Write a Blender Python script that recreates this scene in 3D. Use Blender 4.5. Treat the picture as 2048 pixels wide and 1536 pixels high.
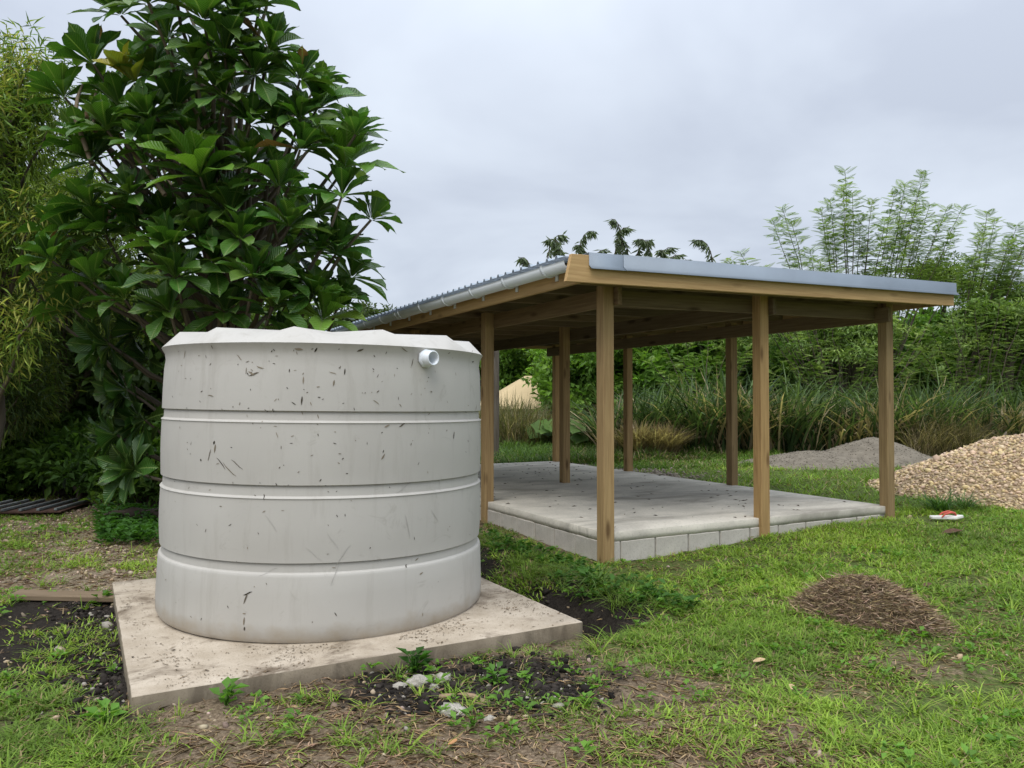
import bpy, bmesh, math, random
import numpy as np
from mathutils import Vector, Matrix, Quaternion

random.seed(7)
rng = np.random.default_rng(7)
S = bpy.context.scene
for o in list(bpy.data.objects):
    bpy.data.objects.remove(o)
C = S.collection

# ------------------------------------------------------------------ camera
F_PX, PITCH, CAMZ = 1546.4, 0.0224, 1.45          # focal length in photo pixels (2048 wide), tilt up, eye height
cam_d = bpy.data.cameras.new("camera"); cam = bpy.data.objects.new("camera", cam_d); C.objects.link(cam)
cam_d.sensor_width = 36.0; cam_d.lens = F_PX / 2048 * 36.0
cam_d.clip_start = 0.05; cam_d.clip_end = 2000
cam.location = (0, 0, CAMZ); cam.rotation_euler = (math.pi / 2 + PITCH, 0, 0)
S.camera = cam

# ------------------------------------------------------------------ sky (overcast) and sun
SUN_EL, SUN_AZ = math.radians(58), math.radians(200)     # azimuth clockwise from +Y: sun behind and a little left of the camera
w = bpy.data.worlds.new("World"); S.world = w; w.use_nodes = True
nt = w.node_tree; nt.nodes.clear()
def wn(t, **k):
    n = nt.nodes.new(t)
    for a, b in k.items(): setattr(n, a, b)
    return n
wo = wn('ShaderNodeOutputWorld'); bg = wn('ShaderNodeBackground'); bg.inputs['Strength'].default_value = 0.10
sky = wn('ShaderNodeTexSky', sky_type='NISHITA', sun_disc=False, sun_elevation=SUN_EL, sun_rotation=SUN_AZ)
tc = wn('ShaderNodeTexCoord'); sep = wn('ShaderNodeSeparateXYZ'); nt.links.new(tc.outputs['Generated'], sep.inputs[0])
zc = wn('ShaderNodeMath', operation='ADD'); zc.inputs[1].default_value = 0.22
mz = wn('ShaderNodeMath', operation='MAXIMUM'); mz.inputs[1].default_value = 0.0
nt.links.new(sep.outputs['Z'], mz.inputs[0]); nt.links.new(mz.outputs[0], zc.inputs[0])
dx = wn('ShaderNodeMath', operation='DIVIDE'); dy = wn('ShaderNodeMath', operation='DIVIDE')
nt.links.new(sep.outputs['X'], dx.inputs[0]); nt.links.new(zc.outputs[0], dx.inputs[1])
nt.links.new(sep.outputs['Y'], dy.inputs[0]); nt.links.new(zc.outputs[0], dy.inputs[1])
cb = wn('ShaderNodeCombineXYZ'); nt.links.new(dx.outputs[0], cb.inputs[0]); nt.links.new(dy.outputs[0], cb.inputs[1])
no = wn('ShaderNodeTexNoise'); no.inputs['Scale'].default_value = 1.15; no.inputs['Detail'].default_value = 5; no.inputs['Roughness'].default_value = 0.5
no.inputs['Distortion'].default_value = 0.35
nt.links.new(cb.outputs[0], no.inputs['Vector'])
rp = wn('ShaderNodeValToRGB'); nt.links.new(no.outputs['Fac'], rp.inputs[0])
rp.color_ramp.elements[0].position = 0.36; rp.color_ramp.elements[0].color = (0.545, 0.600, 0.705, 1)
rp.color_ramp.elements[1].position = 0.66; rp.color_ramp.elements[1].color = (0.755, 0.825, 0.925, 1)
gr = wn('ShaderNodeMapRange'); gr.inputs['From Min'].default_value = 0.0; gr.inputs['From Max'].default_value = 1.0
gr.inputs['To Min'].default_value = 7.2; gr.inputs['To Max'].default_value = 25.0      # overcast: brighter overhead than at the horizon
pw = wn('ShaderNodeMath', operation='POWER'); pw.inputs[1].default_value = 3.0; nt.links.new(mz.outputs[0], pw.inputs[0]); nt.links.new(pw.outputs[0], gr.inputs['Value'])
vm = wn('ShaderNodeVectorMath', operation='SCALE'); nt.links.new(rp.outputs[0], vm.inputs[0]); nt.links.new(gr.outputs[0], vm.inputs['Scale'])
mx = wn('ShaderNodeMix', data_type='RGBA'); mx.inputs[0].default_value = 0.94
nt.links.new(sky.outputs[0], mx.inputs[6]); nt.links.new(vm.outputs[0], mx.inputs[7])
nt.links.new(mx.outputs[2], bg.inputs['Color']); nt.links.new(bg.outputs[0], wo.inputs['Surface'])

sd = bpy.data.lights.new("sun", 'SUN'); sun = bpy.data.objects.new("sun", sd); C.objects.link(sun)
sd.energy = 1.5; sd.angle = math.radians(45); sd.color = (1.0, 0.96, 0.88)
sdir = Vector((math.sin(SUN_AZ) * math.cos(SUN_EL), math.cos(SUN_AZ) * math.cos(SUN_EL), math.sin(SUN_EL)))
sun.rotation_euler = sdir.to_track_quat('Z', 'Y').to_euler(); sun.location = sdir * 50

S.view_settings.view_transform = 'Standard'; S.view_settings.look = 'None'
S.view_settings.gamma = 1; S.view_settings.exposure = 0.52
S.render.engine = 'CYCLES'
S.cycles.max_bounces = 6; S.cycles.diffuse_bounces = 3; S.cycles.glossy_bounces = 2; S.cycles.transmission_bounces = 4; S.cycles.transparent_max_bounces = 4

# ------------------------------------------------------------------ pixel helpers (photo pixels, 2048 x 1536)
def ray(px, py):
    u, v = (px - 1024) / F_PX, (768 - py) / F_PX
    return np.array([u, math.cos(PITCH) - v * math.sin(PITCH), math.sin(PITCH) + v * math.cos(PITCH)])
def at(px, py, Y):                      # point on the pixel's ray at depth Y
    r = ray(px, py); return Vector((r[0] * Y / r[1], Y, CAMZ + r[2] * Y / r[1]))
def gnd(px, py, z=0.0):                 # point on the ray at height z
    r = ray(px, py); t = (z - CAMZ) / r[2]; return Vector((r[0] * t, r[1] * t, z))
def topx(P):                            # world -> photo pixel, arrays
    P = np.asarray(P, float); x = P[..., 0]; y = P[..., 1]; z = P[..., 2] - CAMZ
    d = y * math.cos(PITCH) + z * math.sin(PITCH); u = -y * math.sin(PITCH) + z * math.cos(PITCH)
    return 1024 + F_PX * x / d, 768 - F_PX * u / d

# ------------------------------------------------------------------ numeric noise
_lat = rng.random((256, 256))
def vnoise(x, y, s=1.0, ox=0, oy=0):
    x = np.asarray(x) * s + ox + 1000; y = np.asarray(y) * s + oy + 1000
    xi = np.floor(x).astype(int); yi = np.floor(y).astype(int); fx = x - xi; fy = y - yi
    fx = fx * fx * (3 - 2 * fx); fy = fy * fy * (3 - 2 * fy)
    a = _lat[xi % 256, yi % 256]; b = _lat[(xi + 1) % 256, yi % 256]; c = _lat[xi % 256, (yi + 1) % 256]; d = _lat[(xi + 1) % 256, (yi + 1) % 256]
    return (a * (1 - fx) + b * fx) * (1 - fy) + (c * (1 - fx) + d * fx) * fy - 0.5
def fbm(x, y, s=1.0, o=4, ox=0):
    r = 0; a = 1
    for i in range(o):
        r = r + a * vnoise(x, y, s, ox + 17.3 * i, 5.1 * i); s *= 2.03; a *= 0.5
    return r

# ------------------------------------------------------------------ layout constants
TH = 0.4817; P0 = np.array([0.847, 7.067]); SLABZ = 0.254; SW, SL = 3.93, 7.50
CT, ST = math.cos(TH), math.sin(TH)
def shed_ab(x, y):
    return (x - P0[0]) * CT + (y - P0[1]) * ST, -(x - P0[0]) * ST + (y - P0[1]) * CT
PADR = math.radians(29.1); PADC = np.array([-1.285, 5.325]); PADA, PADB = 2.50, 2.58; PADZ = 0.090
def pad_ab(x, y):
    c, s = math.cos(PADR), math.sin(PADR)
    return (x - PADC[0]) * c + (y - PADC[1]) * s, -(x - PADC[0]) * s + (y - PADC[1]) * c
TC = np.array([-1.302, 5.43]); TR = 1.07

def sstep(e0, e1, v):
    t = np.clip((v - e0) / (e1 - e0), 0, 1); return t * t * (3 - 2 * t)
def ground_z(x, y):
    x = np.asarray(x, float); y = np.asarray(y, float)
    a, b = shed_ab(x, y); pa, pb = pad_ab(x, y)
    z = 0.028 * np.clip(a, 0, 9) * sstep(-3.5, 0.5, b) + 0.012 * np.clip(-x - 3, 0, 12) * sstep(4, 8, y)
    z = z + 0.012 + 0.03 * fbm(x, y, 0.7, 4) * sstep(60, 20, np.abs(y)) + 0.018 * fbm(x, y, 4.0, 2)
    z = z + 7.0 * sstep(38, 75, y) * (1 + .25 * fbm(x, y, .03, 2)) + 1.2 * sstep(30, 45, y)
    z = z - .04 * np.exp(-(a / 1.6) ** 2) * np.exp(-(b / 2.2) ** 2)
    # trench along the pad's far right edge, deepest at its near end, with the lawn bank above it
    t = pa - PADA / 2
    tr = np.exp(-((t - 0.24) / 0.17) ** 2) * sstep(-1.5, -0.9, pb) * sstep(2.6, 1.2, pb)
    z = z - tr * (0.20 + 0.14 * np.exp(-((pb + 0.95) / 0.35) ** 2))
    z = z + 0.06 * np.exp(-((t - 0.75) / 0.28) ** 2) * sstep(-1.5, -0.7, pb) * sstep(3, 1.5, pb)
    # shallow dug strip along the pad's left edge
    l = -pa - PADA / 2
    z = z - 0.05 * np.exp(-((l - 0.08) / 0.10) ** 2) * sstep(-1.35, -1.0, pb) * sstep(1.35, 1.0, pb)
    # burnt mud hollow
    h = gnd(1060, 1375); z = z - 0.03 * np.exp(-(((x - h.x) / 0.26) ** 2 + ((y - h.y) / 0.3) ** 2))
    # keep soil below the pad's and the slab's surfaces
    inp = (np.abs(pa) < PADA / 2) & (np.abs(pb) < PADB / 2); z = np.where(inp, np.minimum(z, 0.0), z)
    ins = (a > 0) & (a < SW) & (b > 0) & (b < SL); z = np.where(ins, np.minimum(z, 0.15), z)
    return z
def gz(x, y): return float(ground_z(np.array([x]), np.array([y]))[0])
def on_ground(px, py):                  # pixel -> point on the real ground
    z = 0.0
    for _ in range(6):
        p = gnd(px, py, z); z = gz(p.x, p.y)
    return Vector((p.x, p.y, z))

# cover anchors: photo pixel -> (grass, dark soil, gravel, dry litter)
ANC = [(1500,1150,.95,0,0,.1),(1800,1100,1,0,0,0),(2000,1150,.95,0,0,.1),(2030,1280,.8,0,.05,.3),(1950,1480,1,0,0,.05),(1650,1230,.8,0,0,.3),(1700,1390,.52,.15,0,.5),
 (1450,1250,.95,0,0,.1),(1350,1170,.62,.3,0,.5),(1300,1280,.85,0,0,.2),(1500,1340,.55,.2,0,.5),(1350,1400,.28,.35,.05,.7),(1550,1480,.26,.25,.1,.9),(1280,1490,.12,.2,.15,.9),
 (1150,1350,.2,.55,.05,.4),(1060,1370,.02,1,0,.05),(980,1330,.25,.6,.05,.4),(950,1460,.12,.25,.15,.8),(1000,1290,.5,.3,0,.4),(850,1390,.1,.8,.15,.4),(720,1460,.25,.4,.1,.6),(550,1450,.3,.4,.1,.6),
 (420,1490,.35,.3,.05,.5),(300,1450,.3,.5,.05,.4),(200,1500,.65,.2,0,.3),(60,1490,.95,0,0,.1),(70,1410,.42,.5,.05,.3),(140,1340,.3,.75,.05,.2),(40,1260,.15,1,.05,.1),(190,1260,.2,.95,.05,.1),(60,1225,.15,1,.05,.1),
 (220,1340,.1,.9,.25,.1),(120,1130,.38,.15,.7,.6),(250,1110,.2,.15,.9,.6),(150,1065,.36,.1,.7,.6),(50,1080,.55,.1,.5,.5),(290,1000,.5,.1,.4,.5),(200,1020,.35,.1,.6,.5),(20,1150,.4,.1,.5,.5),(60,1190,.25,.4,.4,.4),(180,1180,.15,.3,.6,.5),
 (1000,1085,.3,.4,.25,.6),(1060,1130,.55,.4,.1,.4),(1100,1190,.4,.9,.05,.1),(1190,1225,.15,1,0,.1),(970,1120,.2,.8,.05,.2),(1250,1150,.85,.1,0,.2),(1150,1140,.5,.3,.05,.6),(1250,925,.9,.1,0,.1),
 (1600,970,1,.0,0,.1),(1400,940,.5,.1,.4,.4),(1000,905,.4,.4,0,.4),(1900,1030,1,0,0,0),(600,1500,.3,.2,.1,.7),(800,1500,.2,.2,.15,.8),(1130,1500,.12,.2,.15,.9),(1760,1500,.75,.05,.05,.3),
 (60,980,.8,.2,0,.2),(300,920,.3,.8,0,.2),(1800,1330,.42,.1,0,.8),(1900,1400,.85,0,0,.2),(1400,1300,.9,0,0,.1),(1180,1290,.45,.4,0,.4),(1250,1400,.2,.45,.05,.7)]
AP = np.array([[gnd(a[0], a[1]).x, gnd(a[0], a[1]).y] for a in ANC]); AV = np.array([a[2:] for a in ANC])
def cover(x, y):
    x = np.asarray(x, float).ravel(); y = np.asarray(y, float).ravel(); out = np.zeros((len(x), 4))
    for i in range(0, len(x), 20000):
        d2 = (x[i:i+20000, None] - AP[None, :, 0]) ** 2 + (y[i:i+20000, None] - AP[None, :, 1]) ** 2
        sc = 0.10 + 0.05 * AP[None, :, 1]
        wgt = 1 / (d2 / sc ** 2 + 0.15) ** 2
        out[i:i+20000] = (wgt @ AV) / wgt.sum(1, keepdims=True)
    return out

# ------------------------------------------------------------------ mesh helpers
def fast_mesh(name, V, polys, tint=None, uv=None, smooth=False):
    """V (n,3); polys: list of int arrays (m,k); tint (n,3); uv (n,2) per vertex"""
    me = bpy.data.meshes.new(name); V = np.ascontiguousarray(V, np.float32)
    me.vertices.add(len(V)); me.vertices.foreach_set('co', V.ravel())
    polys = [np.asarray(p, np.int32) for p in polys if len(p)]
    li = np.concatenate([p.ravel() for p in polys]); tot = np.concatenate([np.full(len(p), p.shape[1], np.int32) for p in polys])
    st = np.concatenate([[0], np.cumsum(tot)[:-1]]).astype(np.int32)
    me.loops.add(len(li)); me.loops.foreach_set('vertex_index', li)
    me.polygons.add(len(tot)); me.polygons.foreach_set('loop_start', st); me.polygons.foreach_set('loop_total', tot)
    if smooth: me.polygons.foreach_set('use_smooth', np.ones(len(tot), bool))
    me.update(calc_edges=True)
    if tint is not None:
        at_ = me.attributes.new('tint', 'FLOAT_COLOR', 'POINT')
        t = np.ones((len(V), 4), np.float32); t[:, :tint.shape[1]] = tint; at_.data.foreach_set('color', t.ravel())
    if uv is not None:
        ul = me.uv_layers.new(name='UVMap'); ul.data.foreach_set('uv', np.asarray(uv, np.float32)[li].ravel())
    return me
def link(name, me, mat=None, parent=None, loc=(0, 0, 0), rot=None, scale=None):
    o = bpy.data.objects.new(name, me); C.objects.link(o)
    if mat is not None and me is not None and not me.materials: me.materials.append(mat)
    o.location = loc
    if rot is not None: o.rotation_euler = rot
    if scale is not None: o.scale = scale if hasattr(scale, '__len__') else (scale,) * 3
    if parent is not None: o.parent = parent
    return o
def thing(name, label, cat, loc=(0, 0, 0), rz=0, group=None):
    o = link(name, None, loc=loc, rot=(0, 0, rz)); return tag(o, label, cat, group)
def tag(o, label=None, cat=None, group=None, kind=None):
    if label: o['label'] = label
    if cat: o['category'] = cat
    if group: o['group'] = group
    if kind: o['kind'] = kind
    return o
def box_mesh(name, sx, sy, sz, bev=0.004, jit=0.0, seg=1):
    bm = bmesh.new(); bmesh.ops.create_cube(bm, size=1)
    for v in bm.verts: v.co = Vector((v.co.x * sx, v.co.y * sy, v.co.z * sz))
    if bev: bmesh.ops.bevel(bm, geom=bm.edges[:], offset=bev, segments=seg, affect='EDGES', profile=0.5)
    if jit:
        for v in bm.verts: v.co += Vector([random.uniform(-jit, jit) for _ in range(3)])
    me = bpy.data.meshes.new(name); bm.to_mesh(me); bm.free(); return me
def beam(name, a, b, wd, ht, mat, parent, bev=0.004, roll=0):
    """timber from a to b (its centre line); local X is the grain"""
    a = Vector(a); b = Vector(b); d = b - a
    o = link(name, box_mesh(name, d.length, wd, ht, bev), mat, parent)
    x = d.normalized(); up = Vector((0, 0, 1))
    if abs(x.z) > 0.9: up = Vector((0, 1, 0))
    y = up.cross(x).normalized(); z = x.cross(y)
    m = Matrix((x, y, z)).transposed().to_4x4() @ Matrix.Rotation(roll, 4, 'X'); m.translation = (a + b) / 2
    o.matrix_local = m; return o
def tube_np(P, R, n=7):
    """tapered tube along points P (m,3) radii R -> V, quads"""
    P = np.asarray(P, float); R = np.asarray(R, float); m = len(P)
    T = np.gradient(P, axis=0); T /= np.linalg.norm(T, axis=1, keepdims=True) + 1e-9
    ref = np.where(np.abs(T[:, 2:3]) > 0.9, np.array([[1., 0, 0]]), np.array([[0, 0, 1.]]))
    A = np.cross(T, ref); A /= np.linalg.norm(A, axis=1, keepdims=True) + 1e-9; B = np.cross(T, A)
    an = np.linspace(0, 2 * np.pi, n, endpoint=False)
    V = P[:, None] + R[:, None, None] * (A[:, None] * np.cos(an)[None, :, None] + B[:, None] * np.sin(an)[None, :, None])
    i = np.arange(m - 1)[:, None]; j = np.arange(n)[None]; j2 = (j + 1) % n
    Q = np.stack([i * n + j, i * n + j2, (i + 1) * n + j2, (i + 1) * n + j], -1).reshape(-1, 4)
    return V.reshape(-1, 3), Q
class Acc:                               # gathers pieces of one part
    def __init__(s): s.V = []; s.P = {}; s.T = []; s.U = []; s.n = 0
    def add(s, V, F, tint=None, uv=None):
        V = np.asarray(V, float); F = np.asarray(F, int)
        if not len(V): return
        s.V.append(V); s.P.setdefault(F.shape[1], []).append(F + s.n)
        s.T.append(np.broadcast_to(np.array(tint if tint is not None else (1, 1, 1), float), (len(V), 3)))
        s.U.append(uv if uv is not None else np.zeros((len(V), 2))); s.n += len(V)
    def mesh(s, name, smooth=False, uv=False):
        return fast_mesh(name, np.concatenate(s.V), [np.concatenate(p) for p in s.P.values()], np.concatenate(s.T), np.concatenate(s.U) if uv else None, smooth)
def lathe(prof, n=96, cap=False):
    prof = np.asarray(prof, float); an = np.linspace(0, 2 * np.pi, n, endpoint=False)
    V = np.stack([prof[:, None, 0] * np.cos(an), prof[:, None, 0] * np.sin(an), np.repeat(prof[:, 1:2], n, 1)], -1).reshape(-1, 3)
    i = np.arange(len(prof) - 1)[:, None]; j = np.arange(n)[None]; j2 = (j + 1) % n
    return V, np.stack([i * n + j, i * n + j2, (i + 1) * n + j2, (i + 1) * n + j], -1).reshape(-1, 4)
def unit(v): return v / (np.linalg.norm(v, axis=-1, keepdims=True) + 1e-9)

# ------------------------------------------------------------------ materials
def mat(name, rough=0.7, spec=0.3):
    m = bpy.data.materials.new(name); m.use_nodes = True; t = m.node_tree
    b = t.nodes['Principled BSDF']; b.inputs['Roughness'].default_value = rough; b.inputs['Specular IOR Level'].default_value = spec
    def N(ty, **k):
        n = t.nodes.new(ty)
        for a, v in k.items():
            if a in n.inputs.keys(): n.inputs[a].default_value = v
            else: setattr(n, a, v)
        return n
    def L(a, b_): t.links.new(a, b_)
    return m, b, N, L
def ramp(N, L, fac, stops):
    r = N('ShaderNodeValToRGB'); e = r.color_ramp.elements
    while len(e) < len(stops): e.new(0.5)
    for i, (p, c) in enumerate(stops): e[i].position = p; e[i].color = (*c, 1) if len(c) == 3 else c
    L(fac, r.inputs[0]); return r.outputs[0]
def mixc(N, L, fac, a, b, mode='MIX'):
    m = N('ShaderNodeMix', data_type='RGBA', blend_type=mode)
    for s, v in ((0, fac), (6, a), (7, b)):
        if hasattr(v, 'links'): L(v, m.inputs[s])
        else: m.inputs[s].default_value = v if s == 0 else (*v, 1)
    return m.outputs[2]
def coords(N, L, scale=(1, 1, 1), src='Object', rand=False):
    c = N('ShaderNodeTexCoord'); mp = N('ShaderNodeMapping'); mp.inputs['Scale'].default_value = scale
    if rand:
        oi = N('ShaderNodeObjectInfo'); mu = N('ShaderNodeMath', operation='MULTIPLY'); mu.inputs[1].default_value = 37.0
        L(oi.outputs['Random'], mu.inputs[0]); cb_ = N('ShaderNodeCombineXYZ')
        for i in range(3): L(mu.outputs[0], cb_.inputs[i])
        L(cb_.outputs[0], mp.inputs['Location'])
    L(c.outputs[src], mp.inputs['Vector']); return mp.outputs[0]
def noise(N, L, vec, scale, detail=4, rough=0.55, dist=0):
    n = N('ShaderNodeTexNoise'); n.inputs['Scale'].default_value = scale; n.inputs['Detail'].default_value = detail
    n.inputs['Roughness'].default_value = rough; n.inputs['Distortion'].default_value = dist; L(vec, n.inputs['Vector']); return n.outputs['Fac']
def bump(N, L, b, h, strength=0.3, dist=0.01):
    bu = N('ShaderNodeBump'); bu.inputs['Strength'].default_value = strength; bu.inputs['Distance'].default_value = dist
    L(h, bu.inputs['Height']); L(bu.outputs[0], b.inputs['Normal'])

def wood(name, light, dark, knot=0.75):
    m, b, N, L = mat(name, 0.75, 0.2)
    v = coords(N, L, (1.2, 26, 26), rand=True); g = noise(N, L, v, 1.6, 6, 0.6, 0.4)
    v2 = coords(N, L, (0.35, 3, 3), rand=True); g2 = noise(N, L, v2, 1.5, 3)
    c = ramp(N, L, g, [(0.30, dark), (0.62, light)])
    c = mixc(N, L, ramp(N, L, g2, [(0.35, (0, 0, 0)), (0.7, (.55, .55, .55))]), c, tuple(x * 0.72 for x in light))
    v3 = coords(N, L, (2.6, 9, 9), rand=True); vo = N('ShaderNodeTexVoronoi'); vo.inputs['Scale'].default_value = 0.8; L(v3, vo.inputs['Vector'])
    k = ramp(N, L, vo.outputs['Distance'], [(0.10, (1, 1, 1)), (0.24, (0, 0, 0))])
    kk = N('ShaderNodeMath', operation='MULTIPLY'); kk.inputs[1].default_value = knot; L(k, kk.inputs[0])
    c = mixc(N, L, kk.outputs[0], c, (dark[0] * 0.35, dark[1] * 0.28, dark[2] * 0.25))
    oi = N('ShaderNodeObjectInfo'); c = mixc(N, L, 1.0, c, ramp(N, L, oi.outputs['Random'], [(0, (.78, .80, .82)), (0.5, (1, 1, 1)), (1, (1.2, 1.12, 1.0))]), 'MULTIPLY')
    L(c, b.inputs['Base Color']); bump(N, L, b, g, 0.5, 0.004); return m
M = {}
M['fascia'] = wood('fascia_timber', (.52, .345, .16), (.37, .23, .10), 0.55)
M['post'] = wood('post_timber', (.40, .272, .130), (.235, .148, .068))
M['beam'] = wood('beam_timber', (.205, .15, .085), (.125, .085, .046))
M['oldwood'] = wood('weathered_timber', (.17, .145, .115), (.08, .065, .05))
M['plank'] = wood('plank_timber', (.21, .16, .11), (.10, .072, .045))
M['deadlog'] = wood('rotten_timber', (.06, .043, .032), (.02, .014, .011))

def simple(name, col, rough=0.6, spec=0.3, var=0.15, sc=6, bmp=0.0, metal=0):
    m, b, N, L = mat(name, rough, spec); v = coords(N, L); n = noise(N, L, v, sc, 5)
    c = ramp(N, L, n, [(0.3, tuple(x * (1 - var) for x in col)), (0.7, tuple(min(1, x * (1 + var)) for x in col))])
    L(c, b.inputs['Base Color']); b.inputs['Metallic'].default_value = metal
    if bmp: bump(N, L, b, noise(N, L, v, sc * 8, 5), bmp, 0.006)
    return m
M['pvc'] = simple('white_pvc', (.72, .75, .78), 0.35, 0.5, 0.05, 3)
M['zinc'] = simple('zinc_sheet', (.40, .46, .53), 0.42, 0.5, 0.08, 2.5, metal=0.35)
M['flash'] = simple('flashing_sheet', (.225, .265, .315), 0.55, 0.35, 0.12, 1.5, metal=0.1)
M['mortar'] = simple('mortar', (.30, .285, .26), 0.95, 0.1, 0.25, 20, 0.5)
M['rust'] = simple('rusty_steel', (.085, .05, .038), 0.9, 0.1, 0.4, 9, 0.4)
M['bar'] = simple('galvanised_bar', (.17, .185, .18), 0.6, 0.3, 0.25, 9)
M['canvas'] = simple('tan_roofing', (.47, .36, .205), 0.85, 0.1, 0.08, 1.2)
M['hutwall'] = simple('hut_wall', (.22, .16, .09), 0.9, 0.1, 0.3, 3)
M['stone'] = simple('pale_stone', (.38, .35, .30), 0.95, 0.1, 0.35, 14, 0.5)
M['sole'] = simple('white_rubber', (.68, .66, .62), 0.6, 0.3, 0.1, 20)
M['strap'] = simple('red_rubber', (.55, .10, .07), 0.5, 0.3, 0.1, 20)
M['chip'] = simple('wood_chip', (.27, .19, .12), 0.9, 0.1, 0.35, 25, 0.3)
M['deadleaf'] = simple('dead_leaf', (.46, .33, .19), 0.8, 0.1, 0.3, 20)

def mat_concrete(name, base, dark, stain, sc=1.0, streak=(1, 1, 1), stain_amt=0.8, lo=0.52, hi=0.68):
    m, b, N, L = mat(name, 0.9, 0.15); v = coords(N, L)
    n1 = noise(N, L, v, 2.0 * sc, 7, 0.62); n2 = noise(N, L, v, 40 * sc, 4, 0.7)
    c = ramp(N, L, n1, [(0.30, dark), (0.66, base)])
    vs = coords(N, L, streak); n3 = noise(N, L, vs, 1.3 * sc, 6, 0.65, 0.6)
    c = mixc(N, L, ramp(N, L, n3, [(lo, (0, 0, 0)), (hi, (stain_amt,) * 3)]), c, stain)
    c = mixc(N, L, ramp(N, L, n2, [(0.28, (.55, .55, .55)), (0.45, (0, 0, 0))]), c, tuple(x * 0.45 for x in dark))
    L(c, b.inputs['Base Color']); bump(N, L, b, n2, 0.35, 0.006); return m
M['slab'] = mat_concrete('slab_concrete', (.66, .61, .52), (.48, .445, .38), (.24, .22, .185), 0.8, (.6, 1.6, 1), 0.75, 0.48, 0.66)
M['pad'] = mat_concrete('pad_concrete', (.47, .40, .315), (.33, .27, .20), (.10, .070, .045), 2.3, (1, 1, 1), 0.85, 0.515, 0.68)
M['block'] = mat_concrete('block_concrete', (.56, .52, .46), (.42, .385, .335), (.30, .25, .19), 1.8, (3, 3, .7), 0.5, 0.55, 0.75)

def mat_tank():
    m, b, N, L = mat('tank_polyethylene', 0.6, 0.18); v = coords(N, L)
    n1 = noise(N, L, v, 1.4, 4); c = ramp(N, L, n1, [(0.3, (.425, .402, .365)), (0.7, (.485, .462, .422))])
    vs = coords(N, L, (5, 5, .6)); n2 = noise(N, L, vs, 1.5, 6, 0.7, 0.3)
    c = mixc(N, L, ramp(N, L, n2, [(0.52, (0, 0, 0)), (0.76, (.5,) * 3)]), c, (.31, .285, .245))
    n3 = noise(N, L, v, 5, 8, 0.75, 1.5)
    c = mixc(N, L, ramp(N, L, n3, [(0.58, (0, 0, 0)), (0.70, (.45,) * 3)]), c, (.30, .275, .235))
    # mud splashed on the foot of the wall
    g = N('ShaderNodeSeparateXYZ'); L(v, g.inputs[0]); ad = N('ShaderNodeMath', operation='MULTIPLY_ADD'); ad.inputs[1].default_value = 0.25; L(noise(N, L, v, 9, 4), ad.inputs[0]); L(g.outputs['Z'], ad.inputs[2])
    c = mixc(N, L, ramp(N, L, ad.outputs[0], [(0.12, (.75,) * 3), (0.24, (0, 0, 0))]), c, (.36, .30, .22))
    L(c, b.inputs['Base Color']); bump(N, L, b, noise(N, L, v, 60, 3), 0.06, 0.003); return m
M['tank'] = mat_tank()
M['scuff'] = simple('dirt_scrap', (.05, .042, .03), 0.95, 0.05, 0.4, 30)

def mat_tint(name, rough=0.6, trans=0.3, spec=0.25, var=0.25, veins=False):
    m, b, N, L = mat(name, rough, spec); a = N('ShaderNodeAttribute', attribute_name='tint')
    c = a.outputs['Color']
    if veins:
        uvn = N('ShaderNodeUVMap'); sp = N('ShaderNodeSeparateXYZ'); L(uvn.outputs[0], sp.inputs[0])
        ab = N('ShaderNodeMath', operation='ABSOLUTE'); L(sp.outputs['X'], ab.inputs[0])
        # side veins run out and forward from the midrib
        s1 = N('ShaderNodeMath', operation='MULTIPLY_ADD'); L(ab.outputs[0], s1.inputs[0]); s1.inputs[1].default_value = -0.28; L(sp.outputs['Y'], s1.inputs[2])
        s2 = N('ShaderNodeMath', operation='MULTIPLY'); s2.inputs[1].default_value = 88.0; L(s1.outputs[0], s2.inputs[0])
        s3 = N('ShaderNodeMath', operation='SINE'); L(s2.outputs[0], s3.inputs[0])
        vein = ramp(N, L, s3.outputs[0], [(0.80, (0, 0, 0)), (1.0, (.35,) * 3)])
        mid = ramp(N, L, ab.outputs[0], [(0.03, (.8,) * 3), (0.085, (0, 0, 0))])
        oi = N('ShaderNodeObjectInfo'); rr = ramp(N, L, oi.outputs['Random'], [(0, (.75, .8, .7)), (1, (1.25, 1.2, 1.1))])
        c = mixc(N, L, 1.0, c, rr, 'MULTIPLY')
        c = mixc(N, L, mid, mixc(N, L, vein, c, (.12, .20, .045)), (.20, .29, .08))
        bump(N, L, b, s3.outputs[0], 0.35, 0.010)
    L(c, b.inputs['Base Color'])
    if trans:
        tr = N('ShaderNodeBsdfTranslucent'); L(mixc(N, L, 1.0, c, (1.25, 1.35, .6), 'MULTIPLY'), tr.inputs['Color'])
        ms = N('ShaderNodeMixShader'); ms.inputs[0].default_value = trans
        out = m.node_tree.nodes['Material Output']; L(b.outputs[0], ms.inputs[1]); L(tr.outputs[0], ms.inputs[2]); L(ms.outputs[0], out.inputs['Surface'])
    return m
M['leaf'] = mat_tint('foliage', 0.55, 0.38)
M['bigleaf'] = mat_tint('glossy_leaf', 0.36, 0.24, 0.45, veins=True)
M['grass'] = mat_tint('grass_blade', 0.6, 0.35, 0.2)
M['straw'] = mat_tint('straw', 0.85, 0.0, 0.1)
M['bark'] = mat_tint('bark', 0.9, 0.0, 0.1)
M['pebble'] = mat_tint('pebble', 0.9, 0.0, 0.15)
M['sand'] = simple('grey_sand', (.165, .143, .112), 0.95, 0.05, 0.22, 6, 0.5)
M['gravelbed'] = simple('gravel_bed', (.25, .185, .115), 0.95, 0.05, 0.3, 30, 0.5)

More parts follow.
